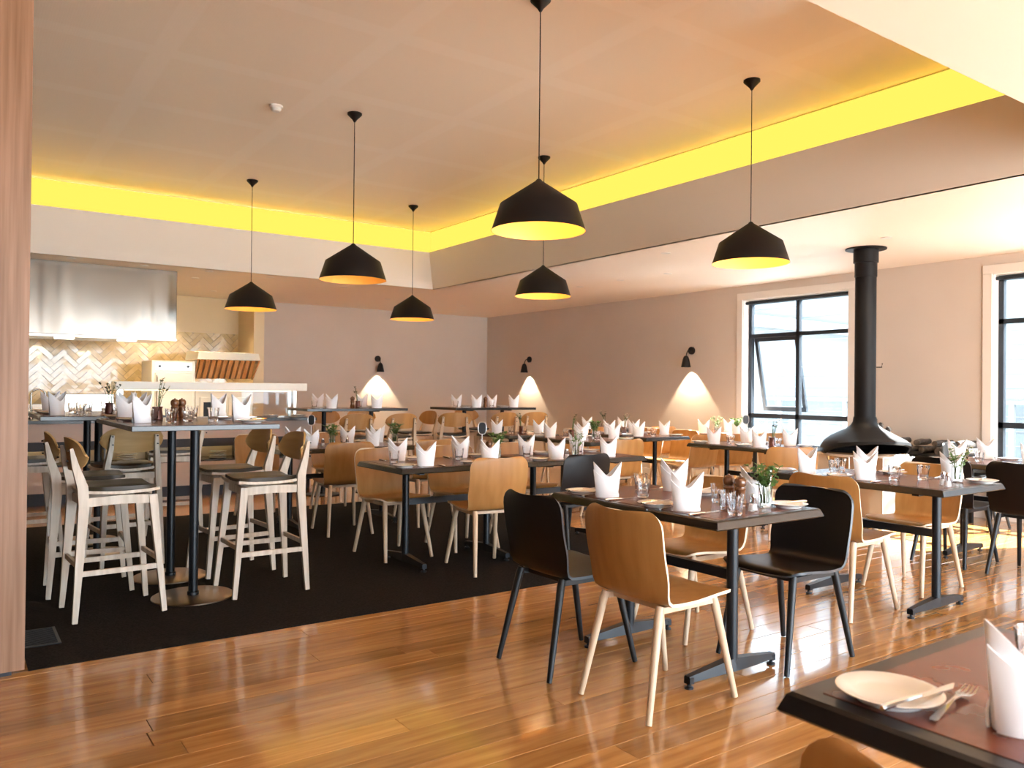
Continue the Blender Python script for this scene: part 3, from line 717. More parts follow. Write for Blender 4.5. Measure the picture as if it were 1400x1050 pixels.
def make_knife():
    r = empty('table_knife'); b = MB()
    b.tube([(-.105, 0, .004), (-.09, 0, .005), (-.02, 0, .0045), (0, 0, .004)], [.0045, .0055, .0045, .003], 8); b.build('handle', 'cutlery', r)
    b = MB(); b.hexa([(0, -.005, .003), (.08, -.008, .003), (.08, .007, .003), (0, .005, .003)], [(0, -.005, .0045), (.08, -.008, .0042), (.08, .007, .0042), (0, .005, .0045)])
    b.hexa([(.08, -.008, .003), (.105, .004, .003), (.105, .0065, .003), (.08, .007, .003)], [(.08, -.008, .0042), (.105, .004, .0042), (.105, .0065, .0042), (.08, .007, .0042)])
    b.build('blade', 'cutlery', r); return r
knf = Proto(make_knife)
def make_fork():
    r = empty('table_fork'); P = []
    for i, (x, hw, z) in enumerate([(-.1, .004, .003), (-.09, .0065, .003), (-.05, .0045, .006), (0, .003, .012), (.03, .004, .010), (.045, .011, .007), (.058, .0125, .005)]):
        P.append([Vector((x, -hw, z)), Vector((x, 0, z + .0004)), Vector((x, hw, z))])
    b = MB(); b.sheet(P, .0024); b.build('handle', 'cutlery', r)
    for k in range(4):
        y = -.0108 + k * .0072; b = MB(); b.tube([(.056, y, .005), (.075, y, .004), (.10, y * .95, .009)], [(.0017, .001), (.0016, .001), (.0008, .0007)], sq=True); b.build('tine', 'cutlery', r)
    return r
frk = Proto(make_fork)
def make_glass():
    b = MB(); n = 18; prof = [(0, 0), (.026, 0), (.029, .004), (.031, .03), (.035, .065), (.0375, .088), (.036, .088), (.0335, .065), (.029, .03), (.025, .012), (0, .010)]
    v = []; f = []
    for k, (r_, z) in enumerate(prof):
        for i in range(n):
            a = 2 * PI * i / n; rr = r_ * (1 - (.045 if (i % 2 and 1 <= k <= 4) else 0)); v.append((rr * math.cos(a), rr * math.sin(a), z))
    for k in range(len(prof) - 1):
        for i in range(n): j = (i + 1) % n; f.append((k * n + i, k * n + j, (k + 1) * n + j, (k + 1) * n + i))
    b.add(v, f, 0, False); return b.build('water_glass', 'tumbler')
gls = Proto(make_glass)
def make_mill(h=1.0):
    def f():
        r = empty('pepper_mill'); b = MB()
        b.lathe([(.028, 0), (.029, .006), (.026, .012), (.029, .018), (.026, .03), (.0205, .05), (.0235, .072), (.026, .078), (.023, .084), (.0225, .09)], 20); b.build('body', 'mill', r)
        b = MB(); b.lathe([(.019, .09), (.024, .096), (.027, .108), (.026, .122), (.017, .133), (.006, .136), (.006, .140), (0, .143)], 20); b.build('head', 'mill', r)
        return r
    return f
mil = Proto(make_mill())
def make_shaker():
    r = empty('salt_shaker'); b = MB(); b.lathe([(0, 0), (.02, 0), (.021, .005), (.015, .045), (.012, .06), (0, .06)], 12); b.build('glass_body', 'tumbler', r)
    b = MB(); b.lathe([(0, .004), (.0165, .004), (.0135, .03), (0, .03)], 12); b.build('contents', 'salt', r)
    b = MB(); b.lathe([(.0125, .06), (.0135, .062), (.011, .074), (0, .078)], 12); b.build('cap', 'cutlery', r); return r
shk = Proto(make_shaker)
def make_vase(kind):
    def f():
        R_ = random.Random(kind); r = empty('flower_vase')
        if kind in (1, 4):
            b = MB(); b.lathe([(0, 0), (.03, 0), (.034, .004), (.03, .05), (.026, .075), (.031, .085), (.033, .085), (.028, .07), (.028, .01), (0, .008)], 18); b.build('pot', 'pot', r); z0 = .07
        else:
            b = MB(); b.lathe([(0, 0), (.028, 0), (.03, .004), (.03, .1), (.028, .1), (.027, .008), (0, .007)], 18); b.build('glass_body', 'tumbler', r)
            b = MB(); b.lathe([(0, .008), (.0265, .008), (.0265, .06), (0, .06)], 14); b.build('water', 'water', r); z0 = .02
        st_ = MB(); lf = MB(); fl = MB(); ns = {1: 7, 2: 9, 3: 12, 4: 6}[kind]
        for k in range(ns):
            a = R_.uniform(0, 2 * PI); h = R_.uniform(.11, .19) + (.01 if kind == 4 else 0); sp = R_.uniform(.02, .085) * (1.4 if kind in (1, 4) else 1)
            pts = [Vector((0, 0, z0)) + Vector((math.cos(a) * .012, math.sin(a) * .012, 0)), Vector((math.cos(a) * sp * .4, math.sin(a) * sp * .4, z0 + h * .55)), Vector((math.cos(a) * sp, math.sin(a) * sp, z0 + h))]
            st_.tube(pts, [.0022, .0019, .0015], 5)
            for q in range({1: 6, 2: 9, 3: 14, 4: 4}[kind]):
                t = R_.uniform(.35, 1); p = pts[0].lerp(pts[2], t) if t > 2 else (pts[1].lerp(pts[2], (t - .35) / .65)); aa = R_.uniform(0, 2 * PI); L_ = R_.uniform(.018, .038) * (1.25 if kind == 3 else 1)
                d = Vector((math.cos(aa), math.sin(aa), R_.uniform(.1, .9))).normalized(); s_ = d.cross(Vector((0, 0, 1))).normalized() * L_ * .28
                lf.add([p, p + d * L_ * .5 + s_, p + d * L_, p + d * L_ * .5 - s_], [(0, 1, 2, 3)], 0)
            if kind in (2, 4) or k % 4 == 0:
                p = pts[2]
                for q in range(5):
                    aa = q * 2 * PI / 5; d = Vector((math.cos(aa), math.sin(aa), .6)).normalized() * .011; e = Vector((math.cos(aa + .6), math.sin(aa + .6), .6)).normalized() * .011
                    fl.add([p, p + d, p + (d + e) * .6, p + e], [(0, 1, 2, 3)], 0)
        st_.build('stems', 'stem', r); o = lf.build('leaves', 'leaf2' if kind in (1, 4) else 'leaf', r); o['kind'] = 'stuff'; fo = fl.build('flowers', 'flower', r); fo['kind'] = 'stuff'
        return r
    return f
vas = {k: Proto(make_vase(k)) for k in (1, 2, 3, 4)}
def make_number():
    r = empty('table_number_stand'); b = MB(); b.lathe([(0, 0), (.035, 0), (.035, .006), (0, .008)], 20); b.build('foot', 'wire', r)
    b = MB(); b.tube([(0, 0, .006), (0, 0, .2)], .0022, 6)
    pts = []
    for k in range(33):
        a = 2 * PI * k / 32; pts.append((math.copysign(abs(math.cos(a - PI / 2)) ** .7, math.cos(a - PI / 2)) * .031, 0, .245 + math.copysign(abs(math.sin(a - PI / 2)) ** .7, math.sin(a - PI / 2)) * .047))
    b.tube(pts, .0028, 6); b.build('wire_frame', 'wire', r)
    v = [(p[0] * .88, -.002, .245 + (p[2] - .245) * .9) for p in pts[:-1]]; w_ = [(p[0], .002, p[2]) for p in v]
    b = MB(); n = len(v); b.add(v + w_, [tuple(range(n)), tuple(reversed(range(n, 2 * n)))] + [(i, n + i, n + (i + 1) % n, (i + 1) % n) for i in range(n)]); b.build('board', 'board', r)
    return r
num = Proto(make_number)

# ------------------------------------------------------------------ laying the tables
NAME = {'T1': 'the centre table', 'T2': 'the table before the fireplace', 'T3': 'the black-chaired right table', 'T4': 'the carpet table', 'T6': 'the table joining the carpet table',
        'T5': 'the long carpet table', 'T9': 'the far middle table', 'T7': 'the table with potted twigs', 'T12': 'the right wall table', 'T8': 'the table left of the fireplace',
        'T10': 'the small square table', 'T11': 'the far wall square table', 'B1': 'the nearest bar table', 'B2': 'the second bar table', 'B3': 'the left back bar table', 'B4': 'the right back bar table', 'TF': 'the foreground table'}
def rel(x, y, cx, cy):
    a = (x - cx) * .8177 - (y - cy) * .5756; d = (x - cx) * .5756 + (y - cy) * .8177
    return ('near' if d < 0 else 'far') + ' ' + ('left' if a < 0 else 'right')
USED = set()
def uniq(p, key):
    for q in (p, p.replace('near', 'middle').replace('far', 'middle'), p.split()[0] + ' end', 'end', 'corner'):
        if (q, key) not in USED: USED.add((q, key)); return q
    return p
def setting(key, slots, detail=2, nrot=None, shift=(0, 0)):
    """slots: (side, u) with side +1/-1 on the table's local x; u along local y"""
    cx, cy, rz, top, (hx, hy) = TB[key]; ca, sa = math.cos(rz), math.sin(rz)
    def wv(lx, ly): return (cx + ca * lx - sa * ly, cy + sa * lx + ca * ly)
    for (side, u) in slots:
        # diner sits at local x = side*hx looking to -side; right hand is at local y = side
        def q(v, uu): return wv(side * (hx - v), u + side * uu)
        heading = rz + (PI if side > 0 else 0)
        n = q(.125, 0); place = rel(*n, cx, cy); where = ', %s of %s' % (uniq(place, key), NAME[key])
        nap.put((*n, top + .0005), (R(-35 + rnd.uniform(-14, 14)) if nrot is None else nrot + rnd.uniform(-.15, .15)), 'white napkin folded into two peaks' + where, 'napkin', 'folded white napkins')
        p = q(.11, -.17); plt.put((*p, top), 0, 'white side plate' + where, 'plate', 'white side plates')
        g = q(.27, .10); gls.put((*g, top + .0005), rnd.random(), 'clear faceted tumbler' + where, 'glass', 'clear water tumblers')
        if detail >= 1:
            knf.put((*p, top + .0185), heading + rnd.uniform(-.25, .25), 'steel knife lying on the side plate' + where, 'knife', 'butter knives')
        if detail >= 2:
            k = q(.13, .10); knf.put((*k, top), heading + rnd.uniform(-.05, .05), 'steel knife beside the napkin' + where, 'knife', 'table knives')
            k = q(.13, -.075); frk.put((*k, top), heading + rnd.uniform(-.05, .05), 'steel fork beside the napkin' + where, 'fork', 'table forks')
def centre(key, items):
    cx, cy, rz, top, _ = TB[key]
    for (kind, x, y) in items:
        w_ = ' on ' + NAME[key]
        if kind == 'mill': mil.put((x, y, top), 0, 'turned dark wood pepper mill' + w_, 'mill', 'pepper mills')
        elif kind == 'mill2': mil.put((x, y, top), 0, 'second wood pepper mill, half hidden, ' + w_[1:], 'mill', 'pepper mills')
        elif kind == 'shaker2': shk.put((x, y, top), 0, 'second salt shaker, right-hand one' + w_, 'shaker', 'salt shakers')
        elif kind == 'shaker': shk.put((x, y, top), 0, 'small glass salt shaker' + w_, 'shaker', 'salt shakers')
        elif kind == 'num': num.put((x, y, top), R(-35), 'white wire table number stand with black oval board' + w_, 'sign', 'table number stands')
        elif kind == 'glass': gls.put((x, y, top + .0005), 0, 'extra clear tumbler by the vase' + w_, 'glass', 'clear water tumblers')
        else:
            t = {'v1': 'dark pot with dried twigs', 'v2': 'glass vase with pale flowers', 'v3': 'glass vase with green sprigs', 'v4': 'brown pot with tall buds', 'v5': 'bushy green sprigs at the right end'}[kind]
            vas[min(int(kind[1]), 4) if kind != 'v5' else 3].put((x, y, top), rnd.random() * 6, t + w_, 'vase', 'small table flowers')
setting('T1', [(-1, -.27), (-1, .25), (1, -.27), (1, .25)])
centre('T1', [('mill', 2.965, 2.39), ('mill2', 2.975, 2.465), ('v3', 3.04, 2.31), ('glass', 2.74, 2.235), ('shaker', 2.90, 2.27)])
setting('T2', [(-1, -.02), (1, -.3), (-1, .38), (1, .25)])
centre('T2', [('shaker', 4.62, 2.28), ('shaker2', 4.69, 2.34), ('v2', 4.90, 2.36)])
setting('T3', [(-1, -.25), (-1, .27), (1, -.25), (1, .27)])
setting('T4', [(-1, .32), (-1, -.22), (1, .3), (1, -.25)])
centre('T4', [('num', 3.33, 5.12), ('mill', 3.48, 5.25), ('v3', 3.58, 5.28)])
setting('T6', [(-1, .3), (-1, -.25), (1, .25), (1, -.3)], 1)
centre('T6', [('shaker', 4.05, 4.98), ('v2', 4.20, 5.05)])
setting('T5', [(-1, .35), (-1, -.25), (1, .35), (1, -.2), (1, -.52)], 1)
centre('T5', [('num', 2.70, 7.0), ('v3', 2.95, 7.12), ('shaker', 2.82, 7.02), ('v5', 3.62, 7.15), ('shaker2', 3.05, 7.0)])
setting('T9', [(-1, -.25), (-1, .27), (1, -.25), (1, .27)], 1)
centre('T9', [('v3', 5.68, 6.52), ('v4', 5.66, 6.88), ('shaker', 5.66, 6.7)])
setting('T7', [(-1, -.3), (-1, .2), (1, -.25), (1, .27)], 1)
centre('T7', [('v1', 6.7, 7.15)])
setting('T12', [(-1, -.25), (-1, .27), (1, -.25), (1, .27)], 1)
centre('T12', [('v2', 7.97, 6.80), ('v3', 8.0, 6.52)])
setting('T8', [(-1, -.25), (-1, .3), (1, -.25), (1, .27)], 1)
centre('T8', [('num', 6.55, 5.22), ('v4', 6.52, 4.88), ('shaker', 6.4, 5.0)])
setting('T10', [(-1, .1), (1, -.1)], 0); setting('T11', [(-1, .1), (1, -.1)], 0)
centre('T10', [('v1', 5.85, 8.1)]); centre('T11', [('v1', 7.6, 8.5)])
setting('B1', [(-1, -.22), (-1, .30), (1, -.27), (1, .25)], 1, nrot=R(25))
centre('B1', [('mill', 1.20, 5.50), ('mill2', 1.27, 5.62), ('v4', 1.12, 5.62), ('glass', 1.22, 5.22)])
setting('B2', [(-1, -.38), (-1, .1), (1, -.27), (1, .25)], 1, nrot=R(25))
centre('B2', [('v1', 1.03, 6.93), ('glass', .88, 6.95)])
setting('B3', [(-1, .3), (-1, -.28), (1, .3), (1, -.28)], 0)
centre('B3', [('v4', 4.1, 9.1), ('mill', 4.05, 9.15)])
setting('B4', [(-1, .25), (-1, -.35), (1, .3), (1, -.28)], 0)
centre('B4', [('mill', 5.98, 9.12)])
# foreground setting
top = TB['TF'][3]
plt.put((1.322, .748, top), 0, 'largest white side plate, on the foreground table', 'plate', 'white side plates')
knf.put((1.325, .695, top + .0185), R(-4), 'steel knife lying across the foreground side plate', 'knife', 'table knives')
frk.put((1.385, .672, top), R(9), 'steel fork beside the foreground side plate', 'fork', 'table forks')
nap.put((1.385, .560, top + .0005), R(-30), 'large white peaked napkin on the foreground table, beside the fork', 'napkin', 'folded white napkins')
gls.put((1.66, .655, top + .0005), 0, 'clear tumbler behind the foreground napkin', 'glass', 'clear water tumblers')

# ------------------------------------------------------------------ fireplace
fx, fy = 7.386, 4.446
fp = empty('hanging_fireplace', (fx, fy, 0)); tag(fp, 'black suspended fireplace with a wide hood and a flue to the ceiling', 'fireplace')
b = MB(); b.lathe([(.19, ZC), (.19, ZC - .012), (.115, ZC - .014)], 36); b.build('ceiling_flange', 'fire', fp)
b = MB(); b.lathe([(.116, ZC - .01), (.116, 2.56), (.104, 2.555), (.104, 2.42), (.098, 2.415), (.098, 1.02)], 32); fl_ = b.build('flue', 'fire', fp)
b = MB(); b.tube([(.08, -.07, 1.53), (.12, -.10, 1.53), (.125, -.105, 1.57)], .006, 6); b.build('damper_hook', 'fire', fl_)
prof = [(.098, 1.04), (.105, .99), (.125, .955), (.17, .92), (.24, .885), (.315, .845), (.37, .80), (.405, .745), (.41, .70), (.395, .685)]
P = [[Vector((q[0] * math.cos(2 * PI * j / 48), q[0] * math.sin(2 * PI * j / 48), q[1])) for j in range(48)] for q in prof]
# raise an arched opening in the side facing the room (towards the camera)
for i in range(6, len(prof)):
    for j in range(48):
        a = 2 * PI * j / 48; d = math.cos(a - math.atan2(-.8177, -.5756)); lift = max(0, d - .15) ** .6 * (.0, .0, .0, .0, .0, .0, .03, .08, .115, .125)[i]
        P[i][j].z += lift
b = MB(); b.sheet(P, .012, closed=True); b.build('hood', 'fire', fp)
b = MB(); b.lathe([(.36, .70), (.375, .68), (.34, .60), (.22, .50), (.1, .46), (.0, .455)], 40); b.build('fire_bowl', 'brown_glass', fp)
b = MB(); b.lathe([(.385, .66), (.395, .665), (.395, .68), (.385, .685)], 48); b.build('bowl_rim', 'trim', fp)
pb = MB(); pb.box(-.24, .24, -.2, .2, .0, .045); pb.build('base_plate', 'fire', fp)
pb = MB(); pb.box(-.19, .19, -.16, .16, .045, .455); pb.build('pedestal', 'screen', fp, bevel=.006)
sg = empty('fire_guard', (fx - .36, fy - .38, 0), R(-8)); tag(sg, 'low folding glass fire guard with metal edges before the black fireplace', 'fire guard')
for (x0, y0, x1, y1, m_) in ((-.16, .22, .0, -.02, 'brown_glass'), (.0, -.02, .38, -.06, 'screen')):  # left panel brown: the floor's reflection put into its colour
    d = Vector((x1 - x0, y1 - y0, 0)).normalized(); nrm = Vector((-d.y, d.x, 0)) * .005
    a_ = Vector((x0, y0, .12)); c_ = Vector((x1, y1, .12)); up = Vector((0, 0, .56))
    b = MB(); b.hexa([a_ - nrm, c_ - nrm, c_ + nrm, a_ + nrm], [a_ - nrm + up, c_ - nrm + up, c_ + nrm + up, a_ + nrm + up]); pnl = b.build('guard_panel', m_, sg)
    b = MB(); b.tube([a_, a_ + up, c_ + up, c_, a_], .008, 6); b.build('edge_frame', 'wire', pnl)
b = MB()
for x, y in ((-.16, .22), (0, -.02), (.38, -.06)): b.tube([(x, y, 0), (x, y, .12)], .01, 8)
b.build('guard_feet', 'wire', sg)
# pine cones on the hood
def make_cone():
    b = MB(); R_ = random.Random(3)
    b.lathe([(0, 0), (.012, .004), (.02, .018), (.017, .035), (.006, .05), (0, .052)], 10)
    for k in range(40):
        a = k * 2.4; t = k / 40; z = .006 + .042 * t; r_ = .021 * math.sin(PI * (.18 + .75 * t)); p = Vector((r_ * math.cos(a), r_ * math.sin(a), z)); o_ = Vector((math.cos(a), math.sin(a), .5)) * .011; s_ = Vector((-math.sin(a), math.cos(a), 0)) * .007
        b.add([p - s_, p + o_ - s_ * .4, p + o_ + s_ * .4, p + s_], [(0, 1, 2, 3)], 0)
    return b.build('pine_cone', 'log')
pc = Proto(make_cone)
for (r_, z, a, t) in ((.115, .975, -20, 'high on the neck'), (.17, .925, -25, 'midway down'), (.245, .885, -28, 'lowest of the three')):
    o = pc.put((fx + r_ * math.cos(R(a)), fy + r_ * math.sin(R(a)), z), R(a), 'dark pine cone resting on the fireplace hood, ' + t, 'pine cone', 'pine cones on the fireplace hood'); o.scale = (1.2, 1.2, 1.2)
# hearth bench with logs by the right wall
hb = empty('hearth_bench', (XR - .26, 4.45, 0)); tag(hb, 'black steel hearth bench against the right wall under the firewood', 'bench')
box('bench_top', 'fire', -.22, .245, -.62, .62, .52, .64, hb); box('shelf', 'fire', -.22, .245, -.62, .62, .42, .46, hb)
for x in (-.2, .19):
    for y in (-.6, .56): box('leg', 'fire', x, x + .04, y, y + .04, 0, .60, hb)
for k in range(12):
    R_ = random.Random(k); L_ = R_.uniform(.14, .22); r_ = R_.uniform(.028, .045)
    b = MB(); pts = [(-L_, 0, 0), (-L_ * .3, R_.uniform(-.01, .01), .006), (L_ * .4, R_.uniform(-.01, .01), 0), (L_, 0, .003)]; b.tube(pts, [r_ * .9, r_, r_ * .95, r_ * .85], 9)
    lyr = k >= 8; y = -.54 + (k if not lyr else (k - 8) * 1.6 + .5) * .145
    o = b.build('firewood_log', 'log', loc=(XR - .27 + R_.uniform(-.02, .02), 4.45 + y, .64 + (.045 if not lyr else .12)), rz=R_.uniform(-.25, .25))
    tag(o, 'dark charred log on the hearth bench, %s from the window, %s layer' % (['first', 'second', 'third', 'fourth', 'fifth', 'sixth', 'seventh', 'last'][k if not lyr else k - 8], 'upper' if lyr else 'lower'), 'log', 'firewood on the hearth bench')

# ------------------------------------------------------------------ kitchen
# herringbone tiles: each one a part of the kitchen wall
tl, tw = .235, .075
box('tile_backing', 'grout', XL + 3.6, 3.86, YB - .006, YB, 1.0, 2.16, wk); box('upper_plaster', 'wall_kitchen', XL, 3.86, YB - .022, YB, 2.13, ZC, wk)
qm = MB(); h_, y_ = tl / 2 - .003, tw / 2 - .003
qm.hexa([(-h_, -.012, -y_), (h_, -.012, -y_), (h_, 0, -y_), (-h_, 0, -y_)], [(-h_, -.012, y_), (h_, -.012, y_), (h_, 0, y_), (-h_, 0, y_)])
tile0 = qm.build('tile', 'tile', wk); cnt = 0
s2 = math.sqrt(.5); tile_used = False
for i in range(-60, 60):
    for j in range(-30, 30):
        # herringbone in a 45 degree rotated frame
        for k in (0, 1):
            n_ = round(tl / tw)
            if k == 0: u = (i * 1 + j * n_) * tw + tl / 2; v = (i - j * n_) * tw + tw / 2; ang = 0
            else: u = (i * 1 + j * n_) * tw + tl / 2 - tw * (0) + tl / 2 + tw / 2 - tl * 0; v = (i - j * n_) * tw + tl / 2 ; ang = 90; u = (i + j * n_) * tw - tw / 2 + 0
            X_ = 2.2 + (u - v) * s2; Z_ = 1.58 + (u + v) * s2
            if not (.78 < X_ < 3.93 and 1.02 < Z_ < 2.2): continue
            if X_ < 2.35 and Z_ > 2.02: continue
            if cnt >= 295: continue
            cnt += 1
            if not tile_used: o = tile0; tile_used = True
            else: o = bpy.data.objects.new('tile', tile0.data); COL.objects.link(o); o.parent = wk
            o.location = (X_, YB - .006, Z_); o.rotation_euler = (rnd.uniform(-.02, .02), -R(45 + ang), rnd.uniform(-.02, .02))
print('tiles', cnt)
hd = empty('kitchen_hood', (0, 10.5, 0)); tag(hd, 'large polished stainless steel kitchen extraction hood', 'hood')
box('hood_canopy', 'hood', -1.6, 2.30, 0, 1.3, 1.86, 2.70, hd, bevel=.006); 

for k in range(3):  # lamps added under the hood to throw warm light on the tiles
    box('hood_fill_lamp', 'down', .35 + k * .7, .55 + k * .7, .6, .75, 1.845, 1.859, hd)
    l = bpy.data.lights.new('hood_fill_beam', 'SPOT'); l.energy = 6; l.color = (1.0, .78, .46); l.spot_size = R(150); l.spot_blend = .7; l.shadow_soft_size = .08
    lo = bpy.data.objects.new('hood_fill_beam', l); COL.objects.link(lo); lo.location = (.45 + k * .7, 11.3, 1.83); lo.rotation_euler = (R(25), 0, 0)
box('hood_lip', 'steel', -1.6, 2.30, .0, .03, 1.835, 1.86, hd)
ct = empty('servery_counter', (0, 9.70, 0)); tag(ct, 'long servery counter with dark stone top in front of the kitchen', 'counter')
box('counter_top', 'stone', -1.6, 3.80, -.03, .72, .865, .90, ct)
box('front_panel', 'pinkpanel', -1.6, 3.76, .02, .04, .67, .865, ct); box('shelf_lintel', 'kick', -1.6, 3.76, .015, .04, .575, .67, ct)
box('lower_panel', 'pinkpanel', -1.6, 3.76, .02, .05, .13, .41, ct); box('kickboard', 'kick', -1.6, 3.72, .06, .08, 0, .13, ct)
box('shelf_floor', 'stone', -1.6, 3.76, .02, .5, .40, .42, ct); box('shelf_back', 'wall_kitchen', -1.6, 3.76, .48, .5, .42, .67, ct)
box('end_panel', 'pinkpanel', 3.74, 3.76, .04, .70, 0, .865, ct); box('rear_panel', 'pinkpanel', -1.6, 3.74, .66, .68, 0, .865, ct)
for k in range(9): box('divider', 'stone', -.6 + k * .5, -.585 + k * .5, .03, .48, .42, .575, ct)
box('shelf_light', 'strip', -1.5, 3.7, .42, .44, .64, .655, ct)
def make_stack():
    b = MB(); b.lathe([(.07, 0), (.1, .008), (.1, .011), (0, .011)], 24); return b.build('dinner_plate', 'china')
dp = Proto(make_stack)
for k in range(8):
    for j in range(4 + k % 2):
        dp.put((-.35 + k * .5 + .005 * (j % 2), 9.89, .421 + j * .0245), 0, 'white dinner plate, %s of the shelf stack %s' % (['lowest', 'second lowest', 'middle', 'second highest', 'highest'][j], ['at far left', 'second from left', 'behind the near stool backs', 'left of the tall table legs', 'right of the tall table legs', 'between the table legs and the stools', 'behind the right stools', 'at the right end'][k]), 'plate', 'dinner plates stacked under the counter')
# gantry with glass sneeze guard
gn = empty('heat_lamp_gantry', (0, 9.95, .90)); tag(gn, 'steel heat lamp gantry with glass guard over the servery counter', 'gantry')
box('gantry_beam', 'enamel', 1.53, 3.76, -.04, .26, .33, .425, gn, bevel=.004)
for x in (1.58, 3.60):
    for y in (.0, .2): box('post', 'steel', x, x + .035, y, y + .035, 0, .33, gn)
box('guard_glass', 'glass', 2.95, 3.60, .01, .016, .03, .33, gn); box('lamp_strip', 'strip', 1.65, 3.6, .10, .13, .322, .329, gn)
box('base_rail', 'steel', 1.58, 3.63, 0, .04, 0, .012, gn)
# combi oven
ov = empty('combi_oven', (2.27, 11.80, 0)); tag(ov, 'white enamel upright oven behind the gantry', 'oven')
box('oven_body', 'enamel', 0, .57, 0, .7, .12, 1.63, ov, bevel=.006); box('control_panel', 'steel', .05, .52, -.01, 0, 1.50, 1.60, ov); box('oven_door', 'enamel', .04, .53, -.03, 0, .55, 1.46, ov, bevel=.006)
for x in (.10, .47):
    b = MB(); b.tube([(x, -.01, 1.55), (x, -.035, 1.55)], .018, 14); b.build('knob', 'iron', ov)
b = MB(); b.tube([(.06, -.03, 1.42), (.06, -.06, 1.40), (.06, -.06, .95), (.06, -.03, .93)], .008, 8); b.build('door_handle', 'steel', ov)
box('leg_frame', 'kick', .02, .55, .03, .65, 0, .12, ov)
b = MB(); b.tube([(.20 + .006 * q, -.0125, 1.55 + (.014 if q < 4 else .008) * math.sin(q * 1.9)) for q in range(30)], .0022, 5); b.build('red_lettering', 'print_red', ov)
# small canopy with range below
sl = empty('filter_canopy', (2.86, 11.80, 0)); tag(sl, 'small cream extraction canopy with filters over the range', 'hood')
b = MB(); b.hexa([(-.02, -.12, 1.66), (.86, -.12, 1.66), (.86, .6, 1.66), (-.02, .6, 1.66)], [(0, -.10, 1.76), (.84, -.10, 1.76), (.84, .6, 1.80), (0, .6, 1.80)]); b.build('canopy_top', 'enamel', sl)
b = MB(); b.hexa([(.0, .16, 1.38), (.02, .16, 1.38), (.02, .6, 1.38), (.0, .6, 1.38)], [(-.02, -.12, 1.66), (0, -.12, 1.66), (.0, .6, 1.66), (-.02, .6, 1.66)])
b.hexa([(.82, .16, 1.38), (.84, .16, 1.38), (.84, .6, 1.38), (.82, .6, 1.38)], [(.84, -.12, 1.66), (.86, -.12, 1.66), (.86, .6, 1.66), (.84, .6, 1.66)]); b.build('side_cheeks', 'steel', sl)
for k in range(10):
    x = .03 + k * .08; b = MB(); b.hexa([(x, .14, 1.39), (x + .05, .14, 1.39), (x + .05, .17, 1.39), (x, .17, 1.39)], [(x, -.08, 1.655), (x + .05, -.08, 1.655), (x + .05, -.05, 1.655), (x, -.05, 1.655)]); b.build('filter_baffle', 'steel', sl)
b = MB(); b.hexa([(.02, .18, 1.39), (.82, .18, 1.39), (.82, .2, 1.39), (.02, .2, 1.39)], [(.02, -.04, 1.655), (.82, -.04, 1.655), (.82, -.02, 1.655), (.02, -.02, 1.655)]); b.build('filter_back', 'disc', sl)
rg = empty('cooking_range', (2.88, 11.95, 0)); tag(rg, 'cream enamel cooking range with dark oven windows under the small canopy', 'range')
box('range_body', 'enamel', 0, .82, 0, .6, .12, 1.33, rg, bevel=.006); box('range_legs', 'kick', .02, .8, .03, .58, 0, .12, rg)
for x in (.06, .46): d_ = box('oven_door', 'enamel', x, x + .32, -.02, 0, .62, 1.12, rg, bevel=.005); box('door_window', 'iron', x + .05, x + .27, -.024, -.02, .74, 1.05, d_)
for k in range(6):
    b = MB(); b.tube([(.1 + k * .125, 0, 1.24), (.1 + k * .125, -.03, 1.24)], .016, 12); b.build('knob', 'iron', rg)
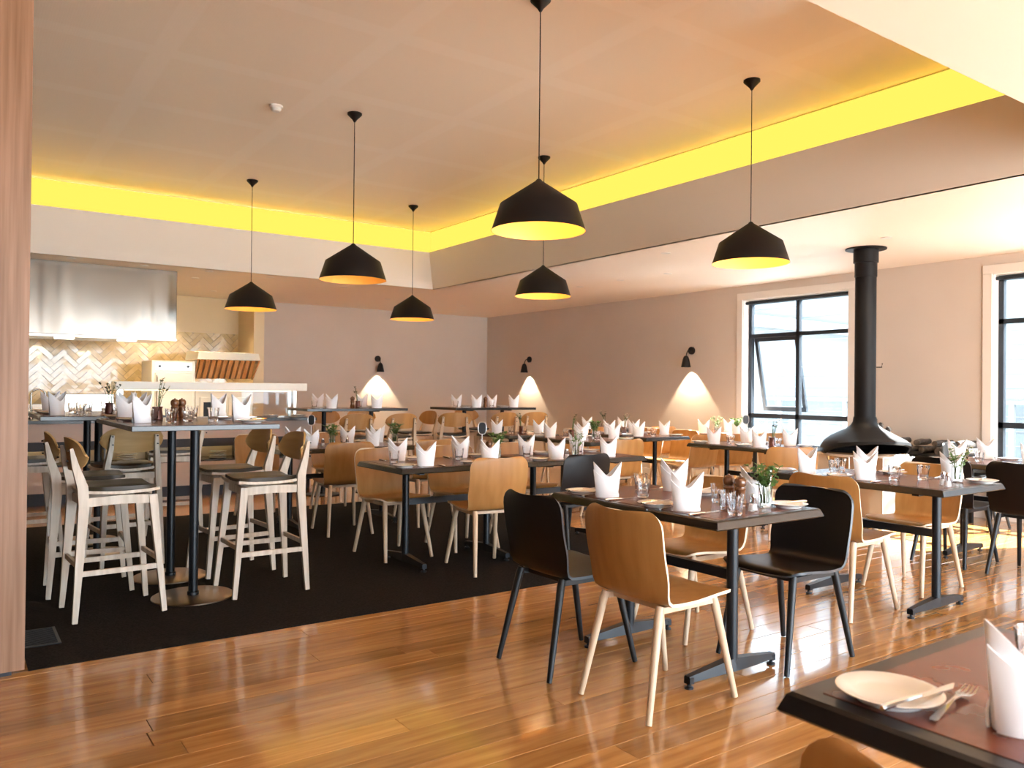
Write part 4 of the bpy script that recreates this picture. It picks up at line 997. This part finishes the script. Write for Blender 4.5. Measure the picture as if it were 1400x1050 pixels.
# back bench, sink tap, bits on the counter
bb = empty('kitchen_back_bench', (0, 12.6, 0)); tag(bb, 'steel kitchen bench along the tiled wall', 'bench')
box('bench_top', 'steel', -1.5, 2.2, 0, .66, .88, .91, bb); box('splash_upstand', 'steel', -1.5, 2.2, .64, .67, .91, 1.0, bb); box('cupboard', 'enamel', -1.5, 2.2, .04, .64, .1, .88, bb)
tp_ = empty('sink_tap', (.74, 10.22, .90)); tag(tp_, 'gooseneck steel sink tap at the left end of the counter', 'tap')
pts = [(0, 0, 0), (0, 0, .26)] + [(.07 - .07 * math.cos(a), 0, .26 + .07 * math.sin(a)) for a in [k * PI / 8 for k in range(1, 8)]] + [(.145, 0, .20)]
b = MB(); b.tube(pts, .011, 10); b.build('spout', 'steel', tp_); b = MB(); b.lathe([(.025, 0), (.025, .015), (.014, .03)], 16); b.build('base', 'steel', tp_)
b = MB(); b.tube([(0, -.01, .05), (0, -.06, .07)], .006, 8); b.build('lever', 'steel', tp_)
tb = empty('wooden_crate', (1.32, 9.86, .90)); tag(tb, 'shallow pinkish wooden box on the counter behind the bar table napkins', 'box')
b = MB(); b.box(-.19, .19, -.1, .1, 0, .01); b.box(-.19, .19, -.1, -.09, .01, .09); b.box(-.19, .19, .09, .1, .01, .09); b.box(-.19, -.18, -.09, .09, .01, .09); b.box(.18, .19, -.09, .09, .01, .09); b.build('tray_box', 'pinkpanel', tb)
b = MB(); b.box(-.17, .17, -.08, .08, .02, .075); b.build('paper_stack', 'paper', tb)
yt = MB(); yt.lathe([(.05, 0), (.06, .06), (.062, .065), (.055, .065), (.046, .006), (0, .006)], 20); tag(yt.build('plastic_tub', 'yellowtub', loc=(1.68, 9.85, .90)), 'yellow plastic tub on the counter right of the wooden box', 'tub')
bx = MB(); bx.box(-.3, .3, -.12, .12, 0, .28); tag(bx.build('bain_marie', 'steel', loc=(1.25, 10.22, .9), bevel=.01), 'steel food warmer standing on the counter left of the gantry', 'warmer')
for k, (x, y) in enumerate(((3.25, 9.80), (3.62, 9.83))):
    for j in range(3): dp.put((x, y, .90 + j * .012), 0, 'white dinner plate, %s of the counter top stack %s' % (['lowest', 'middle', 'top'][j], 'by the gantry post' if k == 0 else 'at the right end'), 'plate', 'dinner plates on the counter top')
